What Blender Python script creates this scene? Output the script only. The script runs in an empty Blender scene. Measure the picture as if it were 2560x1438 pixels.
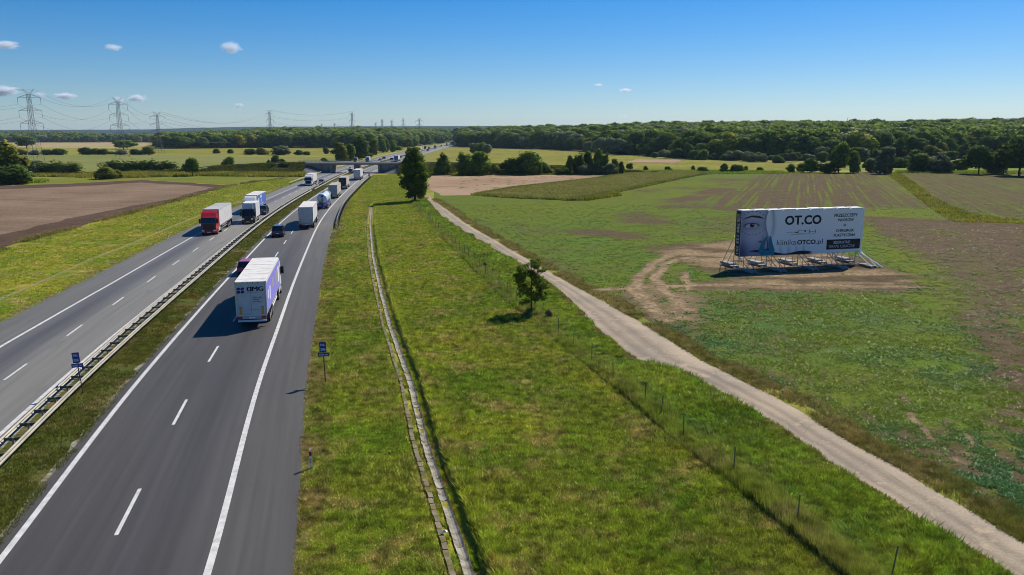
import bpy, math, random
import numpy as np
from mathutils import Vector, Matrix
sc = bpy.context.scene
col = sc.collection
R = math.radians
# ---------------------------------------------------------------- camera, sky, sun, exposure
F_PX, Y_H, CAM_H = 1991.0, 338.0, 16.2          # focal length in pixels of a 2560 px wide frame, eye-level row, camera height
TH = math.atan((719 - Y_H) / F_PX); ST, CT = math.sin(TH), math.cos(TH)
cam_d = bpy.data.cameras.new('camera'); cam = bpy.data.objects.new('camera', cam_d); col.objects.link(cam)
cam.location = (0, 0, CAM_H); cam.rotation_euler = (math.pi/2 - TH, 0, 0)
cam_d.sensor_width = 36; cam_d.lens = F_PX/2560*36; cam_d.clip_start = 0.5; cam_d.clip_end = 60000
sc.camera = cam
SUN_EL, SUN_AZ = R(44), R(38)
world = bpy.data.worlds.new('World'); sc.world = world; world.use_nodes = True
wn = world.node_tree; wn.nodes.clear()
sky = wn.nodes.new('ShaderNodeTexSky'); sky.sky_type = 'NISHITA'; sky.sun_disc = False
sky.sun_elevation = SUN_EL; sky.sun_rotation = SUN_AZ
sky.air_density = 1.0; sky.dust_density = 0.25; sky.ozone_density = 4.0; sky.altitude = 200
bg = wn.nodes.new('ShaderNodeBackground'); bg.inputs[1].default_value = 0.064
wo = wn.nodes.new('ShaderNodeOutputWorld')
hs_ = wn.nodes.new('ShaderNodeHueSaturation'); hs_.inputs['Saturation'].default_value = 1.35; hs_.inputs['Value'].default_value = 1.0
tn_ = wn.nodes.new('ShaderNodeMix'); tn_.data_type = 'RGBA'; tn_.blend_type = 'MULTIPLY'; tn_.inputs[0].default_value = 1; tn_.inputs[7].default_value = (.84, .94, 1.14, 1)
wn.links.new(sky.outputs[0], tn_.inputs[6]); wn.links.new(tn_.outputs[2], hs_.inputs['Color']); wn.links.new(hs_.outputs[0], bg.inputs[0]); wn.links.new(bg.outputs[0], wo.inputs[0])
sd = bpy.data.lights.new('sun', 'SUN'); sd.energy = 5.0; sd.angle = R(0.5); sd.color = (1.0, 0.93, 0.82)
sun = bpy.data.objects.new('sun', sd); col.objects.link(sun)
sun_dir = Vector((math.sin(SUN_AZ)*math.cos(SUN_EL), math.cos(SUN_AZ)*math.cos(SUN_EL), math.sin(SUN_EL)))
sun.rotation_euler = sun_dir.to_track_quat('Z', 'Y').to_euler(); sun.location = (60, 60, 80)
sc.view_settings.view_transform = 'Standard'; sc.view_settings.look = 'None'
sc.view_settings.exposure = 0.40; sc.view_settings.gamma = 1; sc.view_settings.use_curve_mapping = False
sc.render.engine = 'CYCLES'
sc.cycles.sample_clamp_indirect = 2.5; sc.cycles.max_bounces = 6; sc.cycles.diffuse_bounces = 2; sc.cycles.glossy_bounces = 2; sc.cycles.transmission_bounces = 3
sc.cycles.transparent_max_bounces = 6; sc.cycles.volume_bounces = 3; sc.cycles.use_denoising = True; sc.cycles.filter_width = 0.95
sc.cycles.volume_step_rate = 1.0; sc.cycles.volume_max_steps = 128

# ---------------------------------------------------------------- helpers
def den(py): return (py - 719)*CT + F_PX*ST
def G(px, py, z=0.0):
    """the point of the horizontal plane z that the photograph shows at (px, py)"""
    d = den(py); h = CAM_H - z
    return Vector(((px - 1280)*h/d, (F_PX*CT - (py - 719)*ST)*h/d, z))
def PX(x, y, z=0.0):
    dz = z - CAM_H; dep = y*CT - dz*ST; up = y*ST + dz*CT
    return 1280 + F_PX*x/dep, 719 - F_PX*up/dep
def SC(py): return den(py)/CAM_H                   # pixels per metre for something standing at image row py
rng = np.random.default_rng(7); random.seed(7)
_lat = np.random.default_rng(3).random((256, 256))
def vnoise(x, y):
    x = np.asarray(x, float); y = np.asarray(y, float)
    xi = np.floor(x).astype(int); yi = np.floor(y).astype(int); fx = x - xi; fy = y - yi
    fx = fx*fx*(3 - 2*fx); fy = fy*fy*(3 - 2*fy)
    a = _lat[xi % 256, yi % 256]; b = _lat[(xi+1) % 256, yi % 256]; c = _lat[xi % 256, (yi+1) % 256]; d = _lat[(xi+1) % 256, (yi+1) % 256]
    return (a*(1-fx) + b*fx)*(1-fy) + (c*(1-fx) + d*fx)*fy
def fbm(x, y, o=3): return sum(vnoise(x*2**i + 17*i, y*2**i + 5*i)*.5**i for i in range(o))/sum(.5**i for i in range(o))
def tag(o, label=None, cat=None, group=None, kind=None):
    for k, v in (('label', label), ('category', cat), ('group', group), ('kind', kind)):
        if v: o[k] = v
    return o
def link(o, parent=None):
    col.objects.link(o)
    if parent is not None: o.parent = parent
    return o
def empty(name, loc=(0, 0, 0), rz=0.0, label=None, cat=None, group=None):
    o = bpy.data.objects.new(name, None); col.objects.link(o); o.location = loc; o.rotation_euler = (0, 0, rz); o.empty_display_size = .3
    return tag(o, label, cat, group)
def np_mesh(name, verts, faces, mat=None, smooth=False):
    """faces: (n,3) or (n,4) int array"""
    me = bpy.data.meshes.new(name); v = np.asarray(verts, np.float32); f = np.asarray(faces, np.int32)
    me.vertices.add(len(v)); me.vertices.foreach_set('co', v.ravel())
    k = f.shape[1]; me.loops.add(f.size); me.loops.foreach_set('vertex_index', f.ravel())
    me.polygons.add(len(f)); me.polygons.foreach_set('loop_start', np.arange(0, f.size, k, dtype=np.int32))
    me.polygons.foreach_set('loop_total', np.full(len(f), k, np.int32))
    if smooth: me.polygons.foreach_set('use_smooth', np.ones(len(f), bool))
    me.update(calc_edges=True)
    if mat: me.materials.append(mat)
    return me
def obj(name, me, parent=None, kind=None):
    o = bpy.data.objects.new(name, me); link(o, parent)
    if kind: o['kind'] = kind
    return o
class MB:
    """collects simple shapes into ONE mesh"""
    def __init__(s): s.v = []; s.f = []
    def add(s, vs, fs):
        n = len(s.v); s.v += [tuple(p) for p in vs]; s.f += [tuple(i + n for i in f) for f in fs]; return s
    def box(s, x0, x1, y0, y1, z0, z1):
        return s.add([(x0,y0,z0),(x1,y0,z0),(x1,y1,z0),(x0,y1,z0),(x0,y0,z1),(x1,y0,z1),(x1,y1,z1),(x0,y1,z1)],
                     [(0,3,2,1),(4,5,6,7),(0,1,5,4),(1,2,6,5),(2,3,7,6),(3,0,4,7)])
    def prism(s, prof, x0, x1):
        """prof: (y,z) outline, extruded along x"""
        n = len(prof)
        return s.add([(x0, y, z) for y, z in prof] + [(x1, y, z) for y, z in prof],
                     [tuple(range(n)), tuple(range(2*n-1, n-1, -1))] + [(i, i+n, (i+1) % n + n, (i+1) % n) for i in range(n)])
    def loft(s, rings, cap=True):
        n = len(rings[0]); b = len(s.v)
        for r in rings: s.v += [tuple(p) for p in r]
        for k in range(len(rings)-1):
            for i in range(n):
                j = (i+1) % n; s.f.append((b+k*n+i, b+k*n+j, b+(k+1)*n+j, b+(k+1)*n+i))
        if cap: s.f.append(tuple(b+i for i in range(n-1, -1, -1))); s.f.append(tuple(b+(len(rings)-1)*n+i for i in range(n)))
        return s
    def tube(s, pts, rad, n=6, cap=True):
        pts = [Vector(p) for p in pts]; rads = rad if isinstance(rad, (list, tuple)) else [rad]*len(pts); rings = []
        for i, p in enumerate(pts):
            d = (pts[min(i+1, len(pts)-1)] - pts[max(i-1, 0)]).normalized()
            a = Vector((0, 0, 1)) if abs(d.z) < .9 else Vector((1, 0, 0)); u = d.cross(a).normalized(); w = d.cross(u)
            rings.append([p + (u*math.cos(2*math.pi*k/n) + w*math.sin(2*math.pi*k/n))*rads[i] for k in range(n)])
        return s.loft(rings, cap)
    def cyl(s, c, axis, r, h, n=16):
        c = Vector(c); a = {'x': Vector((1,0,0)), 'y': Vector((0,1,0)), 'z': Vector((0,0,1))}[axis]
        return s.tube([c - a*h/2, c + a*h/2], r, n)
    def mesh(s, name, mat=None, smooth=False, bevel=0.0):
        me = bpy.data.meshes.new(name); me.from_pydata(s.v, [], s.f)
        if smooth: me.polygons.foreach_set('use_smooth', np.ones(len(me.polygons), bool))
        import bmesh
        bm = bmesh.new(); bm.from_mesh(me); bmesh.ops.recalc_face_normals(bm, faces=bm.faces)
        if bevel: bmesh.ops.bevel(bm, geom=[e for e in bm.edges if len(e.link_faces) == 2 and e.calc_face_angle(0) > .5], offset=bevel, segments=2, affect='EDGES', clamp_overlap=True)
        bm.to_mesh(me); bm.free(); me.update()
        if mat: me.materials.append(mat)
        return me
    def build(s, name, mat, parent=None, smooth=False, bevel=0.0, kind=None):
        return obj(name, s.mesh(name, mat, smooth, bevel), parent, kind)
def copy_tree(o, parent=None):
    c = o.copy(); col.objects.link(c)
    if parent is not None: c.parent = parent
    for ch in list(o.children): copy_tree(ch, c)
    return c

# ---------------------------------------------------------------- materials
class NT:
    def __init__(s, name):
        s.m = bpy.data.materials.new(name); s.m.use_nodes = True; s.t = s.m.node_tree; s.N = s.t.nodes
        s.b = s.N['Principled BSDF']; s.out = s.N['Material Output']; s.g = None
    def L(s, a, b): s.t.links.new(a, b)
    def set(s, sock, v):
        if isinstance(v, bpy.types.NodeSocket): s.L(v, sock)
        elif isinstance(v, (tuple, list)) and sock.type == 'RGBA': sock.default_value = (*v, 1) if len(v) == 3 else v
        else: sock.default_value = v
    def pos(s):
        if s.g is None: s.g = s.N.new('ShaderNodeNewGeometry')
        return s.g.outputs['Position']
    def island(s): s.pos(); return s.g.outputs['Random Per Island']
    def local(s): return s.N.new('ShaderNodeTexCoord').outputs['Object']
    def oinfo(s): return s.N.new('ShaderNodeObjectInfo').outputs['Random']
    def attr(s, name, out='Color'):
        a = s.N.new('ShaderNodeAttribute'); a.attribute_name = name; return a.outputs[out]
    def sep(s, v):
        n = s.N.new('ShaderNodeSeparateXYZ'); s.L(v, n.inputs[0]); return n.outputs
    def mapping(s, v, scale=(1,1,1), rot=(0,0,0)):
        if any(rot):
            q = s.N.new('ShaderNodeMapping'); s.L(v, q.inputs[0]); q.inputs['Rotation'].default_value = rot; v = q.outputs[0]
        n = s.N.new('ShaderNodeMapping'); s.L(v, n.inputs[0]); n.inputs['Scale'].default_value = scale; return n.outputs[0]
    def noise(s, scale, detail=3, vec=None, rough=.55):
        n = s.N.new('ShaderNodeTexNoise'); n.inputs['Scale'].default_value = scale; n.inputs['Detail'].default_value = detail; n.inputs['Roughness'].default_value = rough
        s.L(vec if vec is not None else s.pos(), n.inputs['Vector']); return n.outputs[0]
    def ramp(s, fac, stops):
        n = s.N.new('ShaderNodeValToRGB'); e = n.color_ramp.elements
        while len(e) < len(stops): e.new(.5)
        for i, (p, c) in enumerate(stops):
            e[i].position = p; e[i].color = (*c, 1) if isinstance(c, (tuple, list)) else (c, c, c, 1)
        s.set(n.inputs[0], fac); return n.outputs[0]
    def mix(s, fac, a, b, mode='MIX'):
        n = s.N.new('ShaderNodeMix'); n.data_type = 'RGBA'; n.blend_type = mode
        s.set(n.inputs[0], fac); s.set(n.inputs[6], a); s.set(n.inputs[7], b); return n.outputs[2]
    def math(s, op, a, b=0.0, clamp=False):
        n = s.N.new('ShaderNodeMath'); n.operation = op; n.use_clamp = clamp; s.set(n.inputs[0], a); s.set(n.inputs[1], b); return n.outputs[0]
    def color(s, c, rough=.7, spec=.3, metal=0.0):
        s.set(s.b.inputs['Base Color'], c); s.set(s.b.inputs['Roughness'], rough); s.b.inputs['Specular IOR Level'].default_value = spec; s.b.inputs['Metallic'].default_value = metal; return s
    def bump(s, h, strength=.5, dist=.05):
        n = s.N.new('ShaderNodeBump'); n.inputs['Strength'].default_value = strength; n.inputs['Distance'].default_value = dist
        s.L(h, n.inputs['Height']); s.L(n.outputs[0], s.b.inputs['Normal']); return s
_pm = {}
def paint(c, rough=.45, spec=.4, metal=0.0, dirt=.18, name='paint'):
    k = (c, rough, metal, dirt, name)
    if k not in _pm:
        h = NT(name); n = h.noise(1.3, 4, h.local())
        dc = tuple(.45*x + .55*y for x, y in zip(c, (.17, .15, .12)))
        h.color(h.mix(h.math('MULTIPLY', h.ramp(n, [(.45, 0.0), (.75, 1.0)]), dirt*2), c, dc), rough, spec, metal); _pm[k] = h.m
    return _pm[k]
def flat(c, rough=.6, spec=.3, metal=0.0, name='plain'):
    k = (c, rough, spec, metal, name)
    if k not in _pm: _pm[k] = NT(name).color(c, rough, spec, metal).m
    return _pm[k]
GLASS = flat((.012, .015, .02), .06, .6, name='dark_glass')
RUBBER = flat((.018, .018, .019), .85, .2, name='rubber')
BLACK = flat((.012, .012, .013), .5, .3, name='black_plastic')
CHASSIS = flat((.02, .02, .022), .7, .3, name='chassis_paint')
STEEL = flat((.42, .42, .42), .38, .5, .7, name='steel')
RED_LAMP = flat((.5, .012, .01), .3, .5, name='red_lens')
ORANGE = flat((.85, .3, .02), .4, .5, name='orange_reflector')
WHITE_LENS = flat((.8, .82, .85), .15, .6, name='clear_lens')
PLATE = flat((.8, .8, .78), .5, .3, name='plate_white')

def leaf_bsdf(h, c, trans=.35, rough=.55, soft=None, keep=.4):
    """diffuse leaf with light passing through; soft: a direction the small faces share, as the mass of leaves they stand for does"""
    h.color(c, rough, .03)
    if soft is not None:
        h.pos(); a = h.N.new('ShaderNodeVectorMath'); a.operation = 'SCALE'; h.L(h.g.outputs['Normal'], a.inputs[0]); a.inputs['Scale'].default_value = keep
        b = h.N.new('ShaderNodeVectorMath'); b.operation = 'ADD'; h.L(a.outputs[0], b.inputs[0]); h.set(b.inputs[1], soft); d = h.N.new('ShaderNodeVectorMath'); d.operation = 'NORMALIZE'; h.L(b.outputs[0], d.inputs[0]); h.L(d.outputs[0], h.b.inputs['Normal'])
    if True: pass
    t = h.N.new('ShaderNodeBsdfTranslucent'); h.set(t.inputs[0], h.mix(.5, c, (.16, .2, .02), 'MIX'))
    m = h.N.new('ShaderNodeMixShader'); m.inputs[0].default_value = trans
    h.L(h.b.outputs[0], m.inputs[1]); h.L(t.outputs[0], m.inputs[2]); h.L(m.outputs[0], h.out.inputs[0]); return h.m
def grass_color(h, green, yellow, straw, dry=.5, fine=True):
    big = h.noise(.11, 5); med = h.noise(.34, 5, rough=.6); 
    c = h.mix(h.ramp(big, [(.36, 0.0), (.62, 1.0)]), green, yellow)
    c = h.mix(h.math('MULTIPLY', h.ramp(med, [(.50, 0.0), (.66, 1.0)]), dry), c, straw)
    c = h.mix(h.math('MULTIPLY', h.ramp(h.noise(.8, 5, rough=.65), [(.58, 0.0), (.70, 1.0)]), .65), c, tuple(q*k for q, k in zip(straw, (.62, .45, .32))))
    if fine:
        f = h.noise(3.2, 5, rough=.7); c = h.mix(1.0, c, h.ramp(f, [(.28, .45), (.5, 1.0), (.72, 1.45)]), 'MULTIPLY')
    return c
def ground_grass(name, green, yellow, straw, dry=.5, bump=.45):
    h = NT(name); c = grass_color(h, green, yellow, straw, dry); h.color(c, .9, .1)
    h.bump(h.noise(4.0, 4, rough=.7), bump, .07); return h.m
def blade_mat(name, green, yellow, straw, dry=.5, trans=.45):
    h = NT(name); c = grass_color(h, green, yellow, straw, dry, False)
    c = h.mix(1.0, c, h.ramp(h.noise(1.5, 4, rough=.65), [(.34, .32), (.5, 1.0), (.66, 1.6)]), 'MULTIPLY')
    c = h.mix(1.0, c, h.ramp(h.island(), [(0, .5), (.5, 1.0), (1, 1.5)]), 'MULTIPLY'); return leaf_bsdf(h, c, trans*.7, soft=(0, 0, 1.0), keep=.55)
G_GREEN, G_YEL, G_STRAW = (.125, .165, .016), (.235, .21, .022), (.33, .23, .085)
M_GROUND = ground_grass('verge_grass', G_GREEN, G_YEL, G_STRAW, .55)
M_BLADE = blade_mat('grass_blade', (.30, .45, .03), (.49, .52, .04), (.68, .48, .17), .8)
M_WEED = blade_mat('weed_leaf', (.18, .38, .028), (.40, .50, .042), (.52, .42, .10), .4)
M_DRYGRASS = blade_mat('dry_grass', (.24, .21, .05), (.42, .30, .11), (.50, .34, .17), .6)
# ================================================================ road geometry
_rp = np.array([(-8.0, 12.0), (-11.4, 27.3), (-18.9, 61.0), (-24.7, 89.3), (-29.8, 115.5), (-35.7, 146.8), (-47.7, 228.1), (-61.8, 352.6), (-78.0, 686.3), (-96.4, 1350.6), (-104, 1800)])
def pchip(xs, ys, q):
    h = np.diff(xs); d = np.diff(ys)/h; m = np.zeros(len(xs)); m[0] = d[0]; m[-1] = d[-1]
    for i in range(1, len(xs)-1):
        if d[i-1]*d[i] > 0:
            w1 = 2*h[i] + h[i-1]; w2 = h[i] + 2*h[i-1]; m[i] = (w1 + w2)/(w1/d[i-1] + w2/d[i])
    k = np.clip(np.searchsorted(xs, q) - 1, 0, len(xs)-2); t = (q - xs[k])/h[k]
    return ((1+2*t)*(1-t)**2*ys[k] + t*(1-t)**2*h[k]*m[k] + t*t*(3-2*t)*ys[k+1] + t*t*(t-1)*h[k]*m[k+1])
_u = np.linspace(math.log(12), math.log(1800), 900); _xr = pchip(np.log(_rp[:, 1]), _rp[:, 0], _u)
_k = np.ones(45)/45; _xs = np.convolve(np.pad(_xr, 22, mode='reflect', reflect_type='odd'), _k, 'valid')
RY = np.exp(_u); RX = _xs
_ky = np.array([12, 30, 65, 90, 145, 200, 260, 350, 690, 1350, 1800]); _kv = np.array([1.03, 1.03, 1.02, .98, .93, .9, .86, .85, 1.02, 1.15, 1.2])
def road_pt(Y, off):
    """point of the motorway at forward distance Y of the right edge line, off metres to its right"""
    Y = np.asarray(Y, float); x = np.interp(Y, RY, RX); dx = (np.interp(Y*1.02, RY, RX) - np.interp(Y*.98, RY, RX))/(Y*.04)
    n = np.sqrt(1 + dx*dx); k = np.interp(Y, _ky, _kv); o = np.asarray(off)*k
    return x + o/n, Y - o*dx/n
def road_dir(Y):
    dx = (np.interp(Y*1.03, RY, RX) - np.interp(Y*.97, RY, RX))/(Y*.06); return Vector((dx, 1, 0)).normalized()
YS = np.exp(np.linspace(math.log(12), math.log(1800), 260))
def ribbon(name, o0, o1, z, mat, y0=12, y1=1800, parent=None, kind='structure', ncol=1, jag=0.0):
    ys = YS[(YS >= y0) & (YS <= y1)]
    if jag: ys = np.arange(y0, y1, .35)
    vs = []; uv = []
    for c in range(ncol+1):
        o = o0 + (o1 - o0)*c/ncol; oo = np.full(len(ys), o)
        if jag and c == ncol: oo = oo + jag*(fbm(ys*.9, ys*0 + o, 3) - .5)
        if jag and c == 0: oo = oo + jag*(fbm(ys*.9, ys*0 + 7 + o, 3) - .5)
        x, y = road_pt(ys, oo); vs.append(np.stack([x, y, np.full(len(ys), z)], 1)); uv.append(np.stack([np.full(len(ys), o), ys], 1))
    n = len(ys); V = np.concatenate(vs); U = np.concatenate(uv); f = []
    for c in range(ncol):
        i = np.arange(n-1); f.append(np.stack([c*n+i, (c+1)*n+i, (c+1)*n+i+1, c*n+i+1], 1))
    Fc = np.concatenate(f); me = np_mesh(name, V, Fc, mat)
    ul = me.uv_layers.new(name='UVMap'); ul.data.foreach_set('uv', U[Fc.ravel()].astype(np.float32).ravel())
    return obj(name, me, parent, kind)
def asphalt(name, c0, c1, bands, far=(1, 1, 1)):
    h = NT(name); uv = h.N.new('ShaderNodeUVMap').outputs[0]; s = h.sep(uv)
    u = h.math('ADD', s[0], h.math('MULTIPLY', h.noise(.03, 2), .5))
    fac = h.math('DIVIDE', h.math('ADD', u, 26.0), 32.0)
    c = h.ramp(fac, [((p + 26)/32, tuple(q*.78 for q in v)) for p, v in bands])
    c = h.mix(h.ramp(h.noise(.06, 4), [(.35, 0.0), (.7, 1.0)]), h.mix(1.0, c, c0, 'MULTIPLY'), h.mix(1.0, c, c1, 'MULTIPLY'))
    st = h.noise(1.0, 4, h.mapping(uv, (2.5, .05, 1)))
    c = h.mix(1.0, c, h.ramp(st, [(.3, .84), (.7, 1.16)]), 'MULTIPLY')
    c = h.mix(h.math('MULTIPLY', h.ramp(h.noise(1.0, 5, h.mapping(uv, (.9, .16, 1)), .7), [(.60, 0.0), (.70, 1.0)]), .32), c, (.03, .03, .03))
    c = h.mix(1.0, c, h.ramp(h.noise(38, 2), [(.3, .72), (.7, 1.28)]), 'MULTIPLY')
    c = h.mix(h.ramp(h.math('DIVIDE', s[1], 400.0), [(.2, 0.0), (.7, 1.0)]), c, h.mix(1.0, c, far, 'MULTIPLY'))  # lighter with distance: grazing sheen and haze painted into the asphalt colour
    h.color(c, .68, .3); h.bump(h.noise(60, 2), .25, .01); return h.m
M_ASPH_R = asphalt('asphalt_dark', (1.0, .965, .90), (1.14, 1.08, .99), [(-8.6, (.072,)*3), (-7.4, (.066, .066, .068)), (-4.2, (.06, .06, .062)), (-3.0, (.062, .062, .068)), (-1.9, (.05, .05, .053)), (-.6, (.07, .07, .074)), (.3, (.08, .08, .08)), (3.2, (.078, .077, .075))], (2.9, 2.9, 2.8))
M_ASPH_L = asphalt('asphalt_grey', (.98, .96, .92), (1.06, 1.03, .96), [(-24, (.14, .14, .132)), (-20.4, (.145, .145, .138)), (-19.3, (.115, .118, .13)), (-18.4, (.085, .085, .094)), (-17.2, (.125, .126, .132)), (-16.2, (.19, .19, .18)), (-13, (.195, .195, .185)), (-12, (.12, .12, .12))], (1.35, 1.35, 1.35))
hm = NT('road_paint'); hm.color(hm.mix(hm.ramp(hm.noise(2.5, 6, rough=.7), [(.4, 0.0), (.72, .7)]), (.56, .56, .54), (.24, .24, .23)), .6, .3); M_LINE = hm.m

# ================================================================ ground with the drainage ditch cut into it
_gp = [G(x, y, -.3) for x, y in ((1186, 1480), (1169, 1425), (1112, 1254), (1069, 1129), (1026, 957), (977, 820), (953, 730), (933, 640), (926, 560), (930, 512), (940, 480), (975, 437))]
_gy = np.array([p.y for p in _gp]); _gx = np.array([p.x for p in _gp])
def gx(Y): return np.interp(Y, _gy, _gx) + np.where(np.asarray(Y) < _gy[0], (np.asarray(Y) - _gy[0])*(_gx[1]-_gx[0])/(_gy[1]-_gy[0]), 0)
DEEP = lambda Y: np.clip((205 - np.asarray(Y))/25, 0, 1)
_oc = [(-9000, 0), (-420, 0), (-140, 0), (-60, 0), (-30, 0), (-8, 0), (-4, 0), (-1.6, -.02), (-.85, -.22), (-.32, -.32), (0, -.36), (.3, -.33), (.52, -.30), (.95, .10), (1.5, .04), (3, 0), (8, 0), (40, 0), (150, 0), (600, 0), (9000, 0)]
_gr = np.concatenate([[-400, 0], np.arange(9, 210, 1.2), [230, 270, 330, 420, 560, 760, 1100, 1600, 2400, 3600, 5500, 9300]])
def ditch_noise(Y, o): return (fbm(Y*.8 + 30, Y*0 + o*3.1, 3) - .5)
V = []
for o, z in _oc:
    g = gx(_gr) if abs(o) < 50 else 0
    j = (.35*ditch_noise(_gr, o) if abs(o) in (.52, .95, 1.5) else 0)
    V.append(np.stack([g + o + j + 0*_gr, _gr, z*DEEP(_gr) + (0 if abs(o) > 2 else .06*ditch_noise(_gr, o+9)*DEEP(_gr))], 1))
V = np.concatenate(V); n = len(_gr); Fg = []
for c in range(len(_oc)-1):
    i = np.arange(n-1); Fg.append(np.stack([c*n+i, (c+1)*n+i, (c+1)*n+i+1, c*n+i+1], 1))
obj('ground', np_mesh('ground', V, np.concatenate(Fg), M_GROUND), kind='structure')

# ================================================================ carriageways, markings
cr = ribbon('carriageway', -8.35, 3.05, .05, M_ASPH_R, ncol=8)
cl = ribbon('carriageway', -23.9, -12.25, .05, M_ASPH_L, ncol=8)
for o, w, p, a, b in ((0, .28, cr, 12, 1800), (-7.75, .26, cr, 12, 1800), (-12.75, .26, cl, 12, 1800), (-20.2, .26, cl, 12, 1800)):
    e = ribbon('edge_line', o - w/2, o + w/2, .056, M_LINE, a, b, p, None)
dash_me = None
for par, off, first, step, ln, last in ((cr, -3.98, 17.85, 12.7, 4.5, 700), (cl, -16.42, 18.3, 11.95, 4.0, 700)):
    me = MB().add([(-.085, 0, 0), (.085, 0, 0), (.085, ln, 0), (-.085, ln, 0)], [(0, 1, 2, 3)]).mesh('lane_dash', M_LINE)
    y = first + .6
    while y < last:
        x0, y0 = road_pt(y, off); d = road_dir(y + ln/2); k = 1 if y > 260 else 1
        o = obj('lane_dash', me, par); o.location = (x0, y0, .056); o.rotation_euler = (0, 0, -math.atan2(d.x, d.y)); o.scale = (1.0 if y < 200 else 1.2, 1, 1)
        y += step
hd = NT('median_soil'); c = grass_color(hd, (.05, .075, .012), (.10, .095, .02), (.17, .12, .06), .8); hd.color(c, .95, .1); hd.bump(hd.noise(5, 6, rough=.75), .9, .12); M_MEDIAN = hd.m
ribbon('median_strip', -12.75, -7.8, .02, M_MEDIAN, ncol=3)
hk = NT('gravel_edge'); hk.color(hk.mix(hk.ramp(hk.noise(3, 5), [(.4, 0.0), (.62, 1.0)]), (.30, .27, .22), (.10, .10, .05)), .9, .1); hk.bump(hk.noise(12, 4), .6, .04); M_EDGE = hk.m
ribbon('gravel_margin', -12.2, -11.9, .045, M_EDGE, 20, 240, jag=.25)
ribbon('gravel_margin', -8.6, -8.3, .03, M_EDGE, 20, 160, jag=.5)
hk = NT('bare_margin'); hk.color(hk.mix(hk.ramp(hk.noise(1.2, 5), [(.4, 0.0), (.6, 1.0)]), (.17, .11, .06), (.10, .10, .025)), .95, .1); hk.bump(hk.noise(9, 4), .6, .05); M_BARE = hk.m
ribbon('far_verge', 3.0, 16, .03, ground_grass('far_verge_grass', (.13, .155, .024), (.19, .175, .035), (.24, .19, .06), .4, 0.0), 350, 1800, ncol=3)
ribbon('bare_margin', 3.0, 3.55, .02, M_BARE, 14, 190, jag=1.1)
ribbon('bare_margin', -25.0, -23.85, .02, M_BARE, 40, 300, jag=1.4)

# ================================================================ concrete drain channels (each laid piece is an object)
hc = NT('old_concrete'); cc = hc.mix(hc.ramp(hc.noise(2.2, 5), [(.42, 0.0), (.66, 1.0)]), (.29, .27, .23), (.12, .11, .07)); cc = hc.mix(1.0, cc, hc.ramp(hc.oinfo(), [(0, .88), (1, 1.1)]), 'MULTIPLY'); hc.color(cc, .85, .2); hc.bump(hc.noise(14, 4), .4, .02); M_CONC = hc.m
hc = NT('dirty_slab'); cc = hc.mix(hc.ramp(hc.noise(1.5, 5), [(.40, 0.0), (.60, 1.0)]), (.20, .165, .12), (.11, .105, .035)); cc = hc.mix(1.0, cc, hc.ramp(hc.oinfo(), [(0, .85), (1, 1.12)]), 'MULTIPLY'); hc.color(cc, .9, .15); hc.bump(hc.noise(14, 4), .4, .02); M_SLAB = hc.m
def laid(parent, name, me, path, step, n_max, dz, jit):
    """lay copies of one piece along a polyline of (x, y)"""
    P = np.array(path); s = np.concatenate([[0], np.cumsum(np.hypot(*np.diff(P, axis=0).T))]); k = 0; t = step/2
    while t < s[-1] and k < n_max:
        x = np.interp(t, s, P[:, 0]); y = np.interp(t, s, P[:, 1]); x2 = np.interp(t+.3, s, P[:, 0]); y2 = np.interp(t+.3, s, P[:, 1])
        o = obj(name, me, parent); o.location = (x + random.gauss(0, jit), y, dz + random.gauss(0, .012)); o.rotation_euler = (random.gauss(0, .02), random.gauss(0, .03), -math.atan2(x2-x, y2-y) + random.gauss(0, .02)); k += 1; t += step
ch_me = MB().prism([(0, 0)], 0, 0) if False else None
def channel_mesh(L, w, name, mat):
    prof = [(-w, .03), (-w*.55, -.045), (0, -.07), (w*.55, -.045), (w, .03), (w, -.10), (-w, -.10)]
    b = MB(); n = len(prof); L -= .02
    b.add([(x, -L/2, z) for x, z in prof] + [(x, L/2, z) for x, z in prof], [tuple(range(n)), tuple(range(2*n-1, n-1, -1))] + [(i, i+n, (i+1) % n + n, (i+1) % n) for i in range(n)])
    return b.mesh(name, mat)
dr = empty('drain_channel', (0, 0, 0), 0, 'long concrete gutter running between the mown verge and the ditch bank on the right', 'drain channel')
yy = np.arange(13, 190, 1.0)
laid(dr, 'channel_piece', channel_mesh(.62, .205, 'channel_piece', M_CONC), np.stack([gx(yy), yy], 1), .62, 290, -.27, .012)
sl = MB().box(-.11, .11, -.285, .285, -.06, .015).mesh('edging_slab', M_SLAB)
laid(dr, 'edging_slab', sl, np.stack([gx(yy) - .66, yy], 1), .6, 295, -.14, .015)
_lg = [G(x, y) for x, y in ((-60, 780), (0, 750), (78, 717), (162, 680), (234, 646), (312, 617), (398, 580), (460, 555), (499, 539), (573, 512), (605, 502), (700, 470))]
dl = empty('drain_channel', (0, 0, 0), 0, 'narrow concrete gutter in the grass left of the oncoming carriageway', 'drain channel')
laid(dl, 'channel_piece', channel_mesh(.8, .22, 'channel_piece', M_SLAB), [(p.x, p.y) for p in _lg], .8, 260, .035, .02)

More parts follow.
